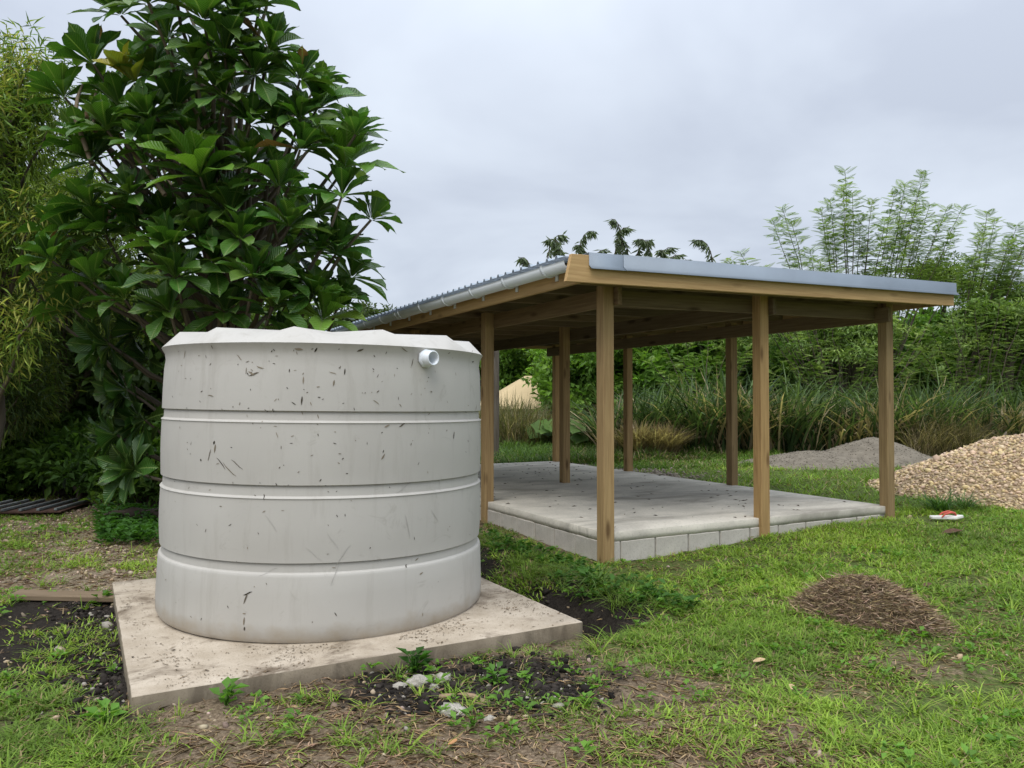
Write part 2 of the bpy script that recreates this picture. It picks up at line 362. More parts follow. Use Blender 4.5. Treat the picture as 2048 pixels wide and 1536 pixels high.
def mat_ground():
    m, b, N, L = mat('soil_and_litter', 0.95, 0.05); a = N('ShaderNodeAttribute', attribute_name='tint')
    sp = N('ShaderNodeSeparateColor'); L(a.outputs['Color'], sp.inputs[0])
    v = coords(N, L); nA = noise(N, L, v, 3.0, 8, 0.68); nB = noise(N, L, v, 55, 6, 0.75); nC = noise(N, L, v, 16, 6, 0.7)
    def thr(fac, n, k=0.9, lo=0.52, hi=0.66):
        mm = N('ShaderNodeMath', operation='MULTIPLY_ADD'); L(n, mm.inputs[0]); mm.inputs[1].default_value = k
        sb = N('ShaderNodeMath', operation='SUBTRACT'); L(fac, sb.inputs[0]); sb.inputs[1].default_value = k * 0.5
        L(sb.outputs[0], mm.inputs[2]); return ramp(N, L, mm.outputs[0], [(lo - 0.12, (0, 0, 0)), (hi - 0.06, (1, 1, 1))])
    soil = ramp(N, L, nB, [(0.30, (.05, .036, .025)), (0.50, (.16, .118, .078)), (0.72, (.32, .25, .17))])
    dark = ramp(N, L, nB, [(0.35, (.012, .010, .009)), (0.75, (.05, .042, .034))])
    green = ramp(N, L, nB, [(0.30, (.035, .048, .016)), (0.50, (.08, .11, .03)), (0.70, (.17, .16, .06))])
    grav = ramp(N, L, nB, [(0.35, (.10, .075, .05)), (0.55, (.27, .215, .15)), (0.75, (.42, .36, .27))])
    c = mixc(N, L, thr(sp.outputs[2], nC), soil, grav)
    c = mixc(N, L, thr(sp.outputs[0], nC), c, green)
    c = mixc(N, L, thr(sp.outputs[1], nA), c, dark)
    L(c, b.inputs['Base Color']); bump(N, L, b, nC, 0.6, 0.03); return m
M['ground'] = mat_ground()

# ------------------------------------------------------------------ ground: one sheet to the horizon
def axis(lo, hi, step, far, grow=1.22):
    a = list(np.arange(lo, hi, step)); s = step; x = a[-1]
    while x < far: s *= grow; x += s; a.append(x)
    s = step; x = a[0]; pre = []
    while x > -far: s *= grow; x -= s; pre.append(x)
    return np.array(pre[::-1] + a)
gx = axis(-7.5, 8.5, 0.055, 400); gy = axis(1.6, 14.5, 0.055, 400)
GX, GY = np.meshgrid(gx, gy, indexing='ij'); gxf, gyf = GX.ravel(), GY.ravel()
gzv = ground_z(gxf, gyf)
near = (np.abs(gxf) < 9) & (gyf > 1) & (gyf < 16)
gzv = gzv + np.where(near, 0.010 * fbm(gxf, gyf, 9, 3), 0)
cv = cover(gxf, gyf)
gi = np.arange(len(gx) - 1)[:, None]; gj = np.arange(len(gy) - 1)[None]; n_ = len(gy)
GQ = np.stack([gi * n_ + gj, (gi + 1) * n_ + gj, (gi + 1) * n_ + gj + 1, gi * n_ + gj + 1], -1).reshape(-1, 4)
link('ground', fast_mesh('ground', np.stack([gxf, gyf, gzv], -1), [GQ], cv[:, :3], smooth=True), M['ground'])['kind'] = 'structure'

# ------------------------------------------------------------------ open-sided shed
shed = thing('open_shed', 'open-sided timber shed with flat metal roof on raised concrete floor', 'shed', (P0[0], P0[1], 0), TH)
def rough_slab(name, sx, sy, z0, z1, nx, ny, jit, mat_, parent, top_n=0.0):
    """slab with uneven cast edges: origin at its near left corner"""
    xs = np.linspace(0, sx, nx + 1); ys = np.linspace(0, sy, ny + 1)
    ring = [(x, 0) for x in xs[:-1]] + [(sx, y) for y in ys[:-1]] + [(x, sy) for x in xs[:0:-1]] + [(0, y) for y in ys[:0:-1]]
    ring = np.array(ring); n = len(ring); cen = np.array([sx / 2, sy / 2]); V = []
    ins = np.sign(cen - ring) * (np.isclose(ring, 0) | np.isclose(ring, [sx, sy]))
    for (z, off, j) in ((z0, 0.0, jit * 1.2), (z0 + (z1 - z0) * 0.45, 0.0, jit * .5), (z1 - 0.0035, 0.0, jit * 0.3), (z1, 0.0035, jit * 0.3)):
        r = ring + ins * off + ins * rng.normal(0, j, (n, 1)); zz = z + (rng.normal(0, j * .5, n) if z == z0 else np.zeros(n))
        V.append(np.column_stack([r, zz]))
    V = np.concatenate(V); i = np.arange(3)[:, None]; k = np.arange(n)[None]; k2 = (k + 1) % n
    Q = np.stack([i * n + k, i * n + k2, (i + 1) * n + k2, (i + 1) * n + k], -1).reshape(-1, 4)
    me = fast_mesh(name, V, [Q, np.array([np.arange(3 * n, 4 * n)]), np.array([np.arange(n)[::-1]])])
    return link(name, me, mat_, parent)
floor = rough_slab('floor_slab', SW, SL, SLABZ - 0.088, SLABZ, 60, 110, 0.0020, M['slab'], shed)
# block course under the slab
fw = link('foundation_wall', box_mesh('foundation_wall', SW - 0.018, SL - 0.018, 0.26, 0), M['mortar'], shed, (SW / 2, SL / 2, SLABZ - 0.088 - 0.13 + 0.002))
bh = 0.192; bzc = SLABZ - 0.088 - bh / 2 - 0.001; off = Vector((SW / 2, SL / 2, SLABZ - 0.088 - 0.13 + 0.002))
blk = [box_mesh('concrete_block', 0.388, 0.07, bh, 0.006, 0.0022) for _ in range(4)]
def block(x, y, rz, sc=1.0):
    o = link('concrete_block', blk[random.randrange(4)], M['block'], fw, Vector((x, y, bzc + random.uniform(-.003, .0))) - off, (0, 0, rz + random.uniform(-.004, .004)), (sc, 1, 1))
x = 0.10; block(0.085, 0.031, 0, 0.40)
x = 0.170
while x < SW - 0.2: block(x + 0.2, 0.031, 0); block(x + 0.2, SL - 0.030, 0); x += 0.4
y = 0.10
while y < SL - 0.2: block(0.031, y + 0.2, math.pi / 2); block(SW - 0.030, y + 0.2, math.pi / 2); y += 0.4
# posts (local a, b)
PW = 0.118; PLATEZ = 2.327
rows = [0.03, 2.505, 5.0, 7.40]; slope = 0.094 / 5.2
def rz_(a): return slope * (a + 0.66)               # the roof climbs gently away from the gutter
postlist = [(0.020, 0.020)] + [(0.02, b) for b in rows[1:]] + [(SW - 0.02, 0.02)] + [(SW - 0.02, b) for b in rows[1:]] + [(1.955, 0.018), (1.955, 3.89), (1.955, 7.42)]
for a, b in postlist:
    onedge = not (1 < a < 3 and 1 < b < 7)
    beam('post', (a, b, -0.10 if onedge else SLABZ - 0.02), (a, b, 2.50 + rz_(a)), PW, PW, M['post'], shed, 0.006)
Y0r, Y1r = -0.36, SL + 0.42
# plates along the depth beside the posts, joists across, purlins along, sheet on top
for a, s in ((0.02, 1), (SW - 0.02, -1), (1.955, 1)):
    z = PLATEZ + 0.085
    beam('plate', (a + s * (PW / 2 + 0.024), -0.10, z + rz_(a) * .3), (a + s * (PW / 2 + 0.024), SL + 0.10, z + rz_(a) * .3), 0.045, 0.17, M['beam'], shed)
b = -0.10; k = 0
jb = [-0.075, 0.55, 1.32, 2.10, 2.88, 3.66, 4.44, 5.22, 6.0, 6.78, 7.56]
for k, b in enumerate(jb):
    z = PLATEZ + 0.172 + 0.062
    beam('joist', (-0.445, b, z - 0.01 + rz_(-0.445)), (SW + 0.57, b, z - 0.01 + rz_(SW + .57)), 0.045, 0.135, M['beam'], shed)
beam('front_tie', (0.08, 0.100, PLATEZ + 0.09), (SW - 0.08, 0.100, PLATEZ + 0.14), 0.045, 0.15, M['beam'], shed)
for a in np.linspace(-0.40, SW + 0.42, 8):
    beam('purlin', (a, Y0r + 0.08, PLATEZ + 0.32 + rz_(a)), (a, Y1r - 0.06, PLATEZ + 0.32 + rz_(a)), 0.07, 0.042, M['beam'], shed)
# corrugated sheet: ribs run across the shed
prof = []; y = Y0r + 0.06; top = PLATEZ + 0.350
while y < Y1r:
    prof += [(y, 0), (y + 0.105, 0), (y + 0.120, 0.027), (y + 0.142, 0.027), (y + 0.157, 0)]; y += 0.160
prof = np.array(prof); al, ar = -0.615, SW + 0.62
Vr = np.concatenate([np.column_stack([np.full(len(prof), a), prof[:, 0], top + prof[:, 1] + rz_(a)]) for a in (al, ar)])
Vr = np.concatenate([Vr, Vr - [0, 0, 0.0012]]); n = len(prof); i = np.arange(n - 1)
Qr = np.concatenate([np.stack([i, i + n, i + n + 1, i + 1], -1), np.stack([2 * n + i, 2 * n + i + 1, 3 * n + i + 1, 3 * n + i], -1), np.stack([i, i + 1, 2 * n + i + 1, 2 * n + i], -1), np.stack([n + i, 3 * n + i, 3 * n + i + 1, n + i + 1], -1)])
link('roof_sheet', fast_mesh('roof_sheet', Vr, [Qr]), M['zinc'], shed)
# fascia boards
def board(name, pts, thick, mat_, parent, axis_=1):
    """vertical board: outline pts in (a, z), extruded along b"""
    bm = bmesh.new(); vs = [bm.verts.new((p[0], p[1], p[2])) for p in pts]; f = bm.faces.new(vs)
    r = bmesh.ops.extrude_face_region(bm, geom=[f]); bmesh.ops.translate(bm, verts=[v for v in r['geom'] if isinstance(v, bmesh.types.BMVert)], vec=thick)
    bmesh.ops.recalc_face_normals(bm, faces=bm.faces[:]); bmesh.ops.bevel(bm, geom=bm.edges[:], offset=0.003, segments=1, affect='EDGES')
    me = bpy.data.meshes.new(name); bm.to_mesh(me); bm.free(); return link(name, me, mat_, parent)
fa0, fa1 = -0.66, SW + 0.60; fb = Y0r - 0.045
zb0, zb1 = 2.447, 2.447 + slope * (fa1 - fa0)
board('fascia', [(fa0, fb, zb0), (fa1, fb, zb1), (fa1, fb, zb1 + 0.225), (fa0 + 0.055, fb, zb0 + 0.236)], (0, 0.042, 0), M['fascia'], shed)
board('fascia', [(fa0 + 0.02, Y1r, zb0), (fa1, Y1r, zb1), (fa1, Y1r, zb1 + 0.22), (fa0 + 0.055, Y1r, zb0 + 0.22)], (0, 0.042, 0), M['fascia'], shed)
beam('fascia', (fa0 + 0.192, fb + 0.046, zb0 + 0.088), (fa0 + 0.192, Y1r - 0.004, zb0 + 0.088), 0.04, 0.155, M['fascia'], shed)
beam('fascia', (fa1 - 0.03, fb + 0.046, zb1 + 0.10), (fa1 - 0.03, Y1r - 0.004, zb1 + 0.10), 0.04, 0.17, M['fascia'], shed)
# barge flashing in two lengths
def flashing(a0, a1, lift):
    pr = [(0.16, 0.256), (-0.004, 0.258), (-0.006, 0.152), (-0.046, 0.116), (-0.044, 0.114), (-0.003, 0.149), (-0.001, 0.2545), (0.16, 0.2535)]
    V = []
    for a in (a0, a1):
        for (db, dz) in pr: V.append((a, fb + db - lift, zb0 + slope * (a - fa0) + dz + lift))
    n = len(pr); Q = [(i, (i + 1) % n, n + (i + 1) % n, n + i) for i in range(n)]
    link('flashing', fast_mesh('flashing', np.array(V), [np.array(Q), np.array([list(range(n))[::-1], list(range(n, 2 * n))])]), M['flash'], shed)
flashing(fa0 + 0.225, fa0 + 0.62, 0.0); flashing(fa0 + 0.58, fa1 + 0.035, 0.003)
# gutter: half-round trough with brackets
gr_, ga, gzc = 0.078, fa0 + 0.082, zb0 + 0.182
def trough(r0, r1, b0, b1, a0=180, a1=360, n=14):
    an = np.radians(np.linspace(a0, a1, n)); V = []
    for bb in (b0, b1):
        for r in (r0, r1): V += [(r * math.cos(t), bb, r * math.sin(t)) for t in an]
    Q = []
    for i in range(n - 1):
        Q += [(i, i + 1, 2 * n + i + 1, 2 * n + i), (n + i + 1, n + i, 3 * n + i, 3 * n + i + 1), (i + 1, i, n + i, n + i + 1), (2 * n + i, 2 * n + i + 1, 3 * n + i + 1, 3 * n + i)]
    for e in (0, n - 1): Q.append((e, n + e, 3 * n + e, 2 * n + e))
    return np.array(V), np.array(Q)
V, Q = trough(gr_, gr_ - 0.004, fb + 0.046, Y1r)
gut = link('gutter', fast_mesh('gutter', V, [Q]), M['pvc'], shed, (ga, 0, gzc))
V, Q = trough(gr_ + 0.012, gr_ + 0.0008, -0.016, 0.016, 172, 368); V2 = np.array([(x, y_, z) for x in (gr_ - 0.006, gr_ + 0.012) for y_ in (-0.018, 0.018) for z in (-0.112, -0.01)])
V2Q = np.array([(0, 1, 3, 2), (4, 6, 7, 5), (0, 4, 5, 1), (2, 3, 7, 6), (0, 2, 6, 4), (1, 5, 7, 3)])
br = fast_mesh('gutter_bracket', np.concatenate([V, V2]), [np.concatenate([Q, V2Q + len(V)])])
for bb in np.arange(fb + 0.42, Y1r, 0.76): link('gutter_bracket', br, M['pvc'], gut, (0, bb, 0))
V, Q = trough(gr_ + 0.006, gr_ + 0.0009, -0.045, 0.045, 175, 365); link('gutter_joiner', fast_mesh('gutter_joiner', V, [Q]), M['pvc'], gut, (0, fb + 0.42 + 0.76 * 5 + 0.16, 0))

# ------------------------------------------------------------------ tank pad and tank
pad = rough_slab('concrete_pad', PADA, PADB, -0.06, PADZ, 50, 50, 0.003, M['pad'], None)
c_, s_ = math.cos(PADR), math.sin(PADR)
pad.location = (PADC[0] - PADA / 2 * c_ + PADB / 2 * s_, PADC[1] - PADA / 2 * s_ - PADB / 2 * c_, 0); pad.rotation_euler = (0, 0, PADR)
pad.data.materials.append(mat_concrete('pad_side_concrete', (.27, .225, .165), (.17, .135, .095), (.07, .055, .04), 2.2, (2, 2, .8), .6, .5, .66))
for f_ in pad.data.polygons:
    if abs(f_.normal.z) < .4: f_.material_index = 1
tag(pad, 'low square concrete pad with muddy stains under the grey tank', 'concrete pad')

tank = thing('water_tank', 'large pale grey round plastic water tank with ribbed bands', 'water tank', (TC[0], TC[1], PADZ + 0.001))
def tz(ypx): return CAMZ + (803 - ypx) / F_PX * 4.39 - PADZ
R = TR; prof = [(R - 0.05, 0.0), (R - 0.004, 0.010), (R + 0.012, 0.040), (R + 0.013, 0.12), (R + 0.008, 0.27)]
def panel(z0, z1, bulge):
    out = []
    for t in np.linspace(0, 1, 8): out.append((R - 0.004 + bulge * math.sin(math.pi * t), z0 + (z1 - z0) * t))
    return out
def groove(z0, z1, d=0.021): return [(R + 0.001, z0 - 0.008), (R - 0.002, z0 - 0.003), (R - 0.012, z0 + 0.002), (R - d + .006, z0 + 0.006), (R - d + .004, z1 - 0.012), (R - d, z1 - 0.004), (R - d + 0.001, z1 - 0.001), (R - 0.004, z1)]
g3, g2, g1, zr = (tz(1143), tz(1122)), (tz(992), tz(968)), (tz(841), tz(820)), tz(684)
prof += [(R + 0.004, g3[0] - 0.02)] + groove(*g3) + panel(g3[1] + 0.004, g2[0] - 0.01, 0.006) + groove(*g2) + panel(g2[1] + 0.004, g1[0] - 0.01, 0.004) + groove(*g1)
prof += [(R - 0.004, g1[1] + 0.004), (R - 0.006, g1[1] + 0.12), (R - 0.012, g1[1] + 0.25), (R - 0.020, zr - 0.075), (R - 0.014, zr - 0.035), (R + 0.002, zr - 0.008), (R + 0.006, zr)]
V, Q = lathe(prof, 128); body = link('tank_wall', fast_mesh('tank_wall', V, [Q], smooth=True), M['tank'], tank)
body.data.set_sharp_from_angle(angle=math.radians(32)) if hasattr(body.data, 'set_sharp_from_angle') else None
# pleated roof: 12 ridges with valleys between
phi_c = math.atan2(-TC[1], -TC[0])
V = []; nr = 12
tank.rotation_euler = (0, 0.011, 0); tank.location.z -= 0.006
ringspec = [(1.005, 0.0, 0.0), (0.915, 0.100, 0.034), (0.60, 0.118, 0.098), (0.22, 0.14, 0.135)]
for (rr, zp, zv) in ringspec:
    for k in range(2 * nr):
        an = phi_c + math.radians(-12 + 15 * k) ; zz = zp if k % 2 == 0 else zv
        if rr > 1: V.append((R * 1.006 * math.cos(an), R * 1.006 * math.sin(an), zr))
        else: V.append((R * rr * math.cos(an), R * rr * math.sin(an), zr + zz))
n = 2 * nr; T = []
for i in range(3):
    for k in range(n):
        k2 = (k + 1) % n; a, b, c, d = i * n + k, i * n + k2, (i + 1) * n + k2, (i + 1) * n + k
        T += [(a, b, d), (b, c, d)] if k % 2 == 0 else [(a, b, c), (a, c, d)]
# finer rim so that the roof meets the round wall
ring = [(R * 1.006 * math.cos(t), R * 1.006 * math.sin(t), zr) for t in phi_c + math.radians(-12) + np.radians(np.arange(0, 360, 3.75))]
V = V[n:]; T = [tuple(v - n for v in t) for t in T if min(t) >= n]; base = len(V); V += ring
for k in range(n):
    k2 = (k + 1) % n
    for j in range(4):
        a, b = base + k * 4 + j, base + (k * 4 + j + 1) % (4 * n)
        T.append((a, b, k2 if (j >= 2) == (True) else k))
    T.append((base + k * 4 + 2, k2, k))
V.append((0, 0, zr + 0.135)); cidx = len(V) - 1
for k in range(n): T.append((2 * n + k, 2 * n + (k + 1) % n, cidx))
tr_ = link('tank_roof', fast_mesh('tank_roof', np.array(V), [np.array(T)]), M['tank'], tank)
bm = bmesh.new(); bm.from_mesh(tr_.data); bmesh.ops.recalc_face_normals(bm, faces=bm.faces[:]); bm.to_mesh(tr_.data); bm.free()
# inlet stub: where the pixel's ray meets the wall
def on_tank(px, py, rad=TR):
    r = ray(px, py); d = np.array(r[:2]); A = d @ d; B = -2 * d @ TC; Cc = TC @ TC - rad * rad
    t = (-B - math.sqrt(max(0, B * B - 4 * A * Cc))) / (2 * A); return np.array([r[0] * t, r[1] * t, CAMZ + r[2] * t])
ip = on_tank(848, 712); nrm = np.array([ip[0] - TC[0], ip[1] - TC[1], 0]); nrm /= np.linalg.norm(nrm)
inlet = link('inlet_pipe', None); bpy.data.objects.remove(inlet)
Vp, Qp = lathe([(0.0, 0.0), (0.036, 0.0), (0.036, 0.078), (0.042, 0.080), (0.046, 0.076), (0.046, 0.0)], 28)
inlet = link('inlet_pipe', fast_mesh('inlet_pipe', Vp, [Qp], smooth=False), M['pvc'], tank)
q = Vector(nrm).to_track_quat('Z', 'Y'); inlet.rotation_euler = q.to_euler()
inlet.location = Vector(ip) - Vector((TC[0], TC[1], PADZ + 0.001)) - Vector(nrm) * 0.016
Vf, Qf = lathe([(0.046, 0.0), (0.058, 0.0), (0.060, 0.010), (0.057, 0.020), (0.046, 0.022)], 8); link('inlet_flange', fast_mesh('inlet_flange', Vf, [Qf]), M['pvc'], inlet, rot=(0, 0, 0.3))
# dark scraps of leaf and scuffs stuck on the wall
A_ = Acc(); zs = np.array([p[1] for p in prof]); rs = np.array([p[0] for p in prof])
def scrap(px, py, ln, an, wd):
    p = on_tank(px, py); th = math.atan2(p[1] - TC[1], p[0] - TC[0]); z = p[2] - PADZ; pts = []
    m = 4
    for i in range(m + 1):
        t = i / m - 0.5; ww = wd * (1 - (2 * t) ** 2) + 0.0006
        cx = ln * t; cz = ln * 0.18 * (t * t * 4) * random.choice((-1, 1)) if i in (0, m) else 0
        for s in (-1, 1):
            dth = (cx * math.cos(an) - s * ww * math.sin(an)) / TR; zz = z + cx * math.sin(an) + s * ww * math.cos(an) + cz * 0.3
            rr = float(np.interp(zz, zs, rs)) + 0.0022
            pts.append((rr * math.cos(th + dth), rr * math.sin(th + dth), zz))
    A_.add(pts, [(2 * i, 2 * i + 2, 2 * i + 3, 2 * i + 1) for i in range(m)], np.array([.075, .062, .045]) * random.choice((.5, .8, 1.5, 2.6, 3.2)))
for (px, py, l, a, w_) in [(500,747,.07,.4,.004),(495,745,.045,-.5,.004),(590,696,.05,0,.006),(625,697,.03,1,.004),(598,798,.05,1.5,.004),(662,763,.04,1.4,.004),(684,740,.04,1.5,.003),(715,697,.04,.3,.005),
    (424,885,.02,1.2,.006),(426,896,.05,1.4,.005),(415,910,.08,1.3,.002),(438,925,.09,-.8,.002),(455,940,.12,-.7,.002),(470,928,.1,-.7,.0015),(398,920,.012,0,.006),(492,1195,.06,1.2,.004),(496,1185,.06,.5,.003),(490,1240,.05,1.5,.004),(491,1255,.025,1.5,.004),(490,1225,.02,0,.003),
    (835,1115,.03,.5,.003),(840,1142,.03,.4,.004),(812,1128,.02,1,.003),(800,846,.05,.6,.004),(770,848,.04,.5,.004),(762,910,.04,1.0,.004)]:
    scrap(px, py, l, a, w_)
for i in range(190):
    px = random.uniform(330, 950); py = random.choice([random.uniform(690, 820)] * 3 + [random.uniform(820, 1000)] * 2 + [random.uniform(1000, 1250)])
    big = random.random() < 0.07
    scrap(px, py, random.uniform(.025, .055) if big else random.uniform(.006, .022), random.uniform(0, math.pi), random.uniform(.0012, .0035) if big else random.uniform(.0008, .0022))
for i in range(14):                                     # faint rub marks
    scrap(random.uniform(335, 945), random.uniform(850, 1240), random.uniform(.04, .16), random.choice((1.45, 1.6, -.7, .8, 2.2)) + random.gauss(0, .2), random.uniform(.0006, .0016)); A_.T[-1] = np.broadcast_to(np.array([.41, .39, .355]) * random.uniform(.9, 1.08), (len(A_.V[-1]), 3))
link('dirt_scraps', A_.mesh('dirt_scraps'), M['straw'], tank)['kind'] = 'stuff'

# ------------------------------------------------------------------ vegetation helpers
def leaf_quads(P, D, N, Ln, Wd, tint, fold=0.25):
    """P base (n,3), D direction, N normal, lengths, widths -> folded rhombus leaves (4 verts, 2 tris)"""
    n = len(P); D = unit(D); Sd = unit(np.cross(D, N)); N = np.cross(Sd, D)
    Ln = np.broadcast_to(np.asarray(Ln, float), (n,))[:, None]; Wd = np.broadcast_to(np.asarray(Wd, float), (n,))[:, None]
    mid = P + D * Ln * 0.45
    V = np.stack([P, mid + Sd * Wd / 2 + N * Wd * fold, P + D * Ln - N * Ln * 0.12, mid - Sd * Wd / 2 + N * Wd * fold], 1).reshape(-1, 3)
    b = np.arange(n)[:, None] * 4; F = np.concatenate([b + [0, 1, 2], b + [0, 2, 3]])
    return V, F, np.repeat(np.broadcast_to(tint, (n, 3)), 4, 0)
def rand_dir(n): return unit(rng.normal(size=(n, 3)))
def crown_mesh(name, clumps, rad, per, ln, wd, cols, flat=0.6, updir=0.3, droop=0.0, jitter=0.25):
    """clumps (m,3); rad clump radius; per leaves per clump"""
    m = len(clumps); ci = np.repeat(np.arange(m), per); n = m * per
    rads = np.broadcast_to(np.asarray(rad, float), (m,))[ci][:, None]
    off = rand_dir(n) * (rng.random((n, 1)) ** 0.5) * rads; off[:, 2] *= flat
    P = clumps[ci] + off
    D = unit(off) * 0.7 + rng.normal(size=(n, 3)) * 0.6; D[:, 2] += updir - droop
    N = rng.normal(size=(n, 3)) * 0.45 + [0, 0, 1]
    cols = np.array(cols); base = cols[rng.integers(0, len(cols), m)][ci]
    t = base * (1 + rng.normal(0, jitter, (n, 1))) ; t = np.clip(t, 0.004, 1)
    V, F, T = leaf_quads(P, D, N, ln * rng.uniform(.6, 1.3, n), wd * rng.uniform(.7, 1.3, n), t)
    return V, F, T
def blob_clumps(m, sx, sy, sz, cz, hollow=0.45, seedn=None):
    d = rand_dir(m); d[:, 2] = np.where(d[:, 2] < -0.55, -d[:, 2] * .5, d[:, 2]); r = (hollow + (1 - hollow) * rng.random((m, 1)) ** 0.6)
    lump = 1 + 0.22 * np.sin(3 * d[:, :1] + 5 * d[:, 1:2] + rng.random() * 6) + rng.normal(0, 0.10, (m, 1))
    return d * r * lump * [sx, sy, sz] + [0, 0, cz]
def limb_path(a, b, sag=0.15, n=6, wob=0.05):
    a = np.array(a, float); b = np.array(b, float); t = np.linspace(0, 1, n)[:, None]; L_ = np.linalg.norm(b - a)
    P = a + (b - a) * t; P[:, 2] += sag * L_ * np.sin(np.pi * t[:, 0]) ; P[1:-1] += rng.normal(0, wob * L_ * .3, (n - 2, 3)); return P
BARK = np.array([.115, .095, .072])
def plant(name, label, cat, base, crown, trunk_acc, group=None, mat_=None, crown_name='crown', rz=0, scale=1):
    root = thing(name, label, cat, base, rz, group); root.scale = (scale,) * 3 if not hasattr(scale, '__len__') else scale
    link(crown_name, crown, mat_ or M['leaf'], root)
    if trunk_acc is not None: link('trunk', trunk_acc, M['bark'], root)
    return root
def copy_plant(src, label, loc, rz, scale, group=None):
    r = src.copy(); C.objects.link(r); r.location = loc; r.rotation_euler = (0, 0, rz); r.scale = (scale,) * 3 if not hasattr(scale, '__len__') else scale
    r['label'] = label
    if group: r['group'] = group
    for ch in [c for c in bpy.data.objects if c.parent == src]:
        k = ch.copy(); C.objects.link(k); k.parent = r
    return r

# ------------------------------------------------------------------ big-leaved tree behind the tank
LEAFV = []
def big_leaf(seed):
    r = random.Random(seed); rowsN, cols_ = 7, 5; V = []; U = []
    ts = [0, .16, .36, .56, .74, .9, 1.0]; wf = [.07, .24, .52, .86, 1.0, .68, .02]
    cup = r.uniform(.15, .6); rec = r.uniform(.08, .34); ph = r.uniform(0, 6); tw = r.uniform(-.25, .25)
    for t, wv in zip(ts, wf):
        for c in (-1, -.5, 0, .5, 1):
            x = c * wv * 0.205; z = cup * abs(x) * 1.1 + .035 * math.sin(9 * t + ph + c * 2) * abs(c) * wv - rec * t * t + 0.10 * t + tw * x * t
            if abs(c) == 1: z += r.uniform(-.012, .02)
            V.append((x, t * (1 - .06 * abs(c)), z)); U.append((c * wv, t))
    Q = [(i * 5 + j, i * 5 + j + 1, (i + 1) * 5 + j + 1, (i + 1) * 5 + j) for i in range(6) for j in range(4)]
    return np.array(V), np.array(Q), np.array(U)
LEAFV = [big_leaf(s) for s in range(7)]
ROS = [(187,129,1),(273,168,2),(242,31,1),(297,8,1),(336,78,1),(449,109,1.15),(406,39,1),(520,10,1),(539,102,1),(508,150,1),(633,219,1.05),(711,270,.85),(690,335,1.25),(684,392,1),(742,440,.7),(672,508,1.05),(703,556,.95),
 (400,352,1.25),(422,393,1),(559,375,1),(547,250,.95),(449,195,1),(352,219,1),(242,219,1),(129,195,.9),(164,289,.95),(215,262,.9),(187,325,.95),(184,414,1),(211,470,1.1),(135,470,1),(336,451,1.15),(344,498,1.05),(273,455,1),
 (461,430,1.05),(578,455,.9),(352,557,1),(187,565,1),(105,523,.9),(430,529,1),(508,557,1),(578,504,.55),(625,590,1),(645,640,1.15),(250,600,1),(340,625,.9),(150,620,1),(450,625,1),(545,615,1),(220,690,1),(285,660,.9),(600,300,.85),(630,430,.8),(500,330,.9),(500,250,.8),(300,300,.9),(262,390,.8),
 (255,780,1.0),(300,720,.9),(235,870,.9),(290,840,1),(270,940,.9),(300,905,.9),(570,690,.9),(680,600,.8),(600,160,.8),(560,560,.8),(400,470,.9),(480,480,.9),(640,500,.7),(60,560,.6),(310,150,.9),(390,140,.9),(470,40,.9),(350,-30,1),(450,-40,1),(270,-50,1),(540,-50,.8),(380,280,.9),(300,240,.9),(600,240,.8)]
TX, TY = at(440, 800, 9.6).x, 9.6
tree = thing('broadleaf_tree', 'tall tree with big glossy dark green leaves in rosettes behind the tank', 'tree', (TX, TY, gz(TX, TY)))
tb = Vector((TX, TY, gz(TX, TY))); leaves = []       # (matrix, variant, tint)
ros = []
for (px, py, s) in ROS:
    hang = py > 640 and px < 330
    Y = 9.45 - 1.25 * math.sqrt(max(0, 1 - ((px - 430) / 380) ** 2)) + rng.normal(0, .18)
    if hang: Y = 9.1 + rng.normal(0, .25)
    yw = (s == 2); ros.append((np.array(at(px, py, Y)), 0.95 if yw else s, hang, yw, px, py))
for k in range(48):                                     # rosettes inside and behind the visible face of the crown
    d = rand_dir(1)[0]; p = np.array([at(430, 330, 9.9).x, 10.0, at(430, 330, 9.9).z]) + d * rng.random() ** .45 * np.array([1.85, 1.25, 2.5])
    if topx(p)[0] > 640 and topx(p)[1] < 250 : continue
    ros.append((p, rng.uniform(.75, 1.0), False, False, 0, 0))
axisP = np.array([TX, TY + .2])
